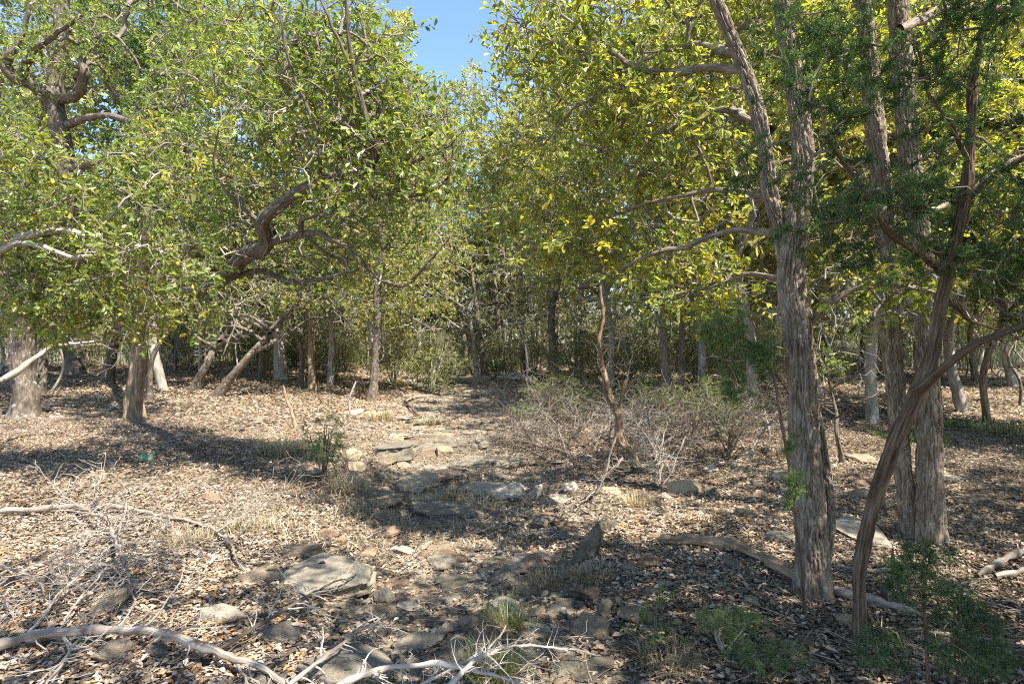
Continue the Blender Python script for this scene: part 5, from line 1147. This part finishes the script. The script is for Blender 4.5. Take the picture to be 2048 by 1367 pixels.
for i, (px, py, h, w, n, mx, lab) in enumerate([
    (832, 778, 120, 120, 60, .4, 'thin stemmed leafy shrub right of the slim curved oak'), (880, 765, 100, 90, 50, .35, 'pale green shrub left of the pale sapling trunk'),
    (790, 745, 110, 110, 60, .45, 'bushy shrub on the far left bank behind the slim curved oak'), (905, 735, 110, 90, 60, .3, 'grey green shrub at the far bend of the creek bed'),
    (985, 760, 40, 70, 40, .3, 'low green bush left of the far bedrock ledge'), (1120, 850, 100, 170, 170, .4, 'sprawling green shrub behind the brush pile'),
    (1170, 800, 60, 90, 40, .4, 'low leafy shrub near the straight brown trunk'), (1300, 840, 100, 120, 90, .3, 'thin leafy shrub in front of the paired grey trunks'),
    (1410, 880, 120, 130, 90, .4, 'sparse shrub right of the paired grey trunks'), (1280, 760, 60, 80, 44, .4, 'green shrub on the far right bank'), (1480, 800, 90, 110, 44, .35, 'shrub behind the pale green juniper sprays'),
    (1690, 760, 70, 80, 40, .45, 'bright green shrub right of the stout trunk'), (1560, 760, 80, 70, 40, .4, 'shrub left of the stout trunk in the far litter'),
    (505, 745, 70, 90, 44, .4, 'shrub between the slanting oaks on the far left bank'), (660, 740, 70, 80, 44, .45, 'shrub behind the shaggy brown juniper'), (345, 735, 70, 90, 40, .35, 'shrub beyond the thin dark crooked trunk'),
    (60, 745, 60, 90, 40, .3, 'shrub behind the stout grey oak'), (1100, 735, 60, 70, 40, .4, 'shrub beside the slanting cluster'), (1230, 720, 50, 80, 40, .5, 'shrub far up the right bank'), (1900, 760, 60, 110, 40, .3, 'shrub in the pale grass at far right')]):
    shrub(lab, px, py, h, w, 'shrub', M_shr, n, 5, (mx, .2), M_twig, 1.6 if py < 800 else 1.2, rs=.012, dens=1.0)
for i, (px, py, h, w, n, mx, lab) in enumerate([(800, 735, 190, 150, 150, .5, 'tall pale green thicket left of the pale sapling trunk'), (880, 722, 130, 120, 120, .55, 'bright leafy thicket at the far bend of the creek bed'), (945, 718, 110, 100, 100, .5, 'pale leafy thicket behind the pale sapling trunk'),
    (1140, 722, 150, 140, 140, .6, 'bright yellow green thicket behind the straight brown trunk'), (1250, 715, 150, 160, 150, .5, 'broad pale green thicket behind the crooked dead sapling'), (1410, 722, 150, 150, 140, .55, 'sunny leafy thicket behind the paired grey trunks'), (1530, 716, 120, 120, 110, .5, 'leafy thicket left of the stout trunk deep in the wood'),
    (700, 722, 120, 120, 110, .55, 'pale leafy thicket behind the slim curved oak'), (490, 716, 100, 130, 100, .5, 'low leafy thicket beyond the slanting oaks'), (350, 706, 90, 110, 80, .5, 'low leafy thicket beyond the tan juniper'), (1740, 716, 110, 110, 90, .45, 'low thicket between the stout trunk and the twin trunk')]):
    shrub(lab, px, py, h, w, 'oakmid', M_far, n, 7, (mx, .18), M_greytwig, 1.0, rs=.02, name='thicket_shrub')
for i, (px, py) in enumerate([(1400, 800), (1440, 850), (1560, 850), (1500, 760), (1370, 860), (1330, 890), (1460, 910), (1290, 850), (1200, 850), (1520, 820), (1380, 770), (1470, 880)]):
    shrub('spindly bare twigged bush with few leaves in the litter around the brush pile' , px, py, 110, 110, 'shrub', M_shr, 34, 9, (.4, .2), M_darkstick, 1.0, rs=.008, dens=.5, twigm=M_darkstick, group='spindly bushes in the litter')
# prickly pear
pc = ground_at(290, 925)
cm, nt_, out_, N_ = nodes('cactus_skin'); pr = N_('ShaderNodeBsdfPrincipled', Roughness=.6); nz = N_('ShaderNodeTexNoise', Scale=60.0); rc = ramp(nt_, [(.4, (.10, .19, .11)), (.7, (.22, .32, .20))])
nt_.links.new(nz.outputs['Fac'], rc.inputs[0]); nt_.links.new(rc.outputs[0], pr.inputs['Base Color']); nt_.links.new(pr.outputs[0], out_.inputs['Surface'])
cr = thing('prickly_pear', pc, 'small prickly pear cactus with a few flat blue green pads in the sunny litter', 'cactus')
for dx, dz, s, ry, rz in [(-.09, .07, .075, .3, .2), (.0, .085, .08, -.1, -.3), (.12, .075, .08, -.35, .3), (-.02, .2, .055, .25, .5), (.17, .19, .05, -.2, -.2)]:
    V, T = ICO[3]; bb = MB(); W = V*np.array([s*.8, s*.16, s]); W[:, 0] *= 1+.25*W[:, 2]/s; bb.add(W, T=T)
    o = bb.build('pad', cm, cr); o.location = (dx*.6, 0, dz*.6); o.rotation_euler = (0, ry, rz); o.scale = (.6, .6, .6)
# grass and dead twigs hanging under the left boughs
for i, (pts, Y, lab) in enumerate([([(262, 648), (245, 690), (234, 722), (220, 738)], 8.0, 'pale bare dead twig hanging in front of the tan juniper trunk'), ([(450, 620), (432, 680), (410, 706), (388, 728)], 8.4, 'bleached hanging twig in front of the leaning slim dark oak'),
      ([(300, 640), (292, 672), (300, 700)], 8.0, 'curled bare twig over the tan juniper trunk'), ([(480, 620), (462, 670), (445, 710)], 8.6, 'forked bare twig hanging near the slanting oak')]):
    g = [[(px, py, .012*(1-.2*q), Y) for q, (px, py) in enumerate(pts)]]
    DW('dead_branch', lab, 'branch', g, M_palewood, 8, .35, lie=False)
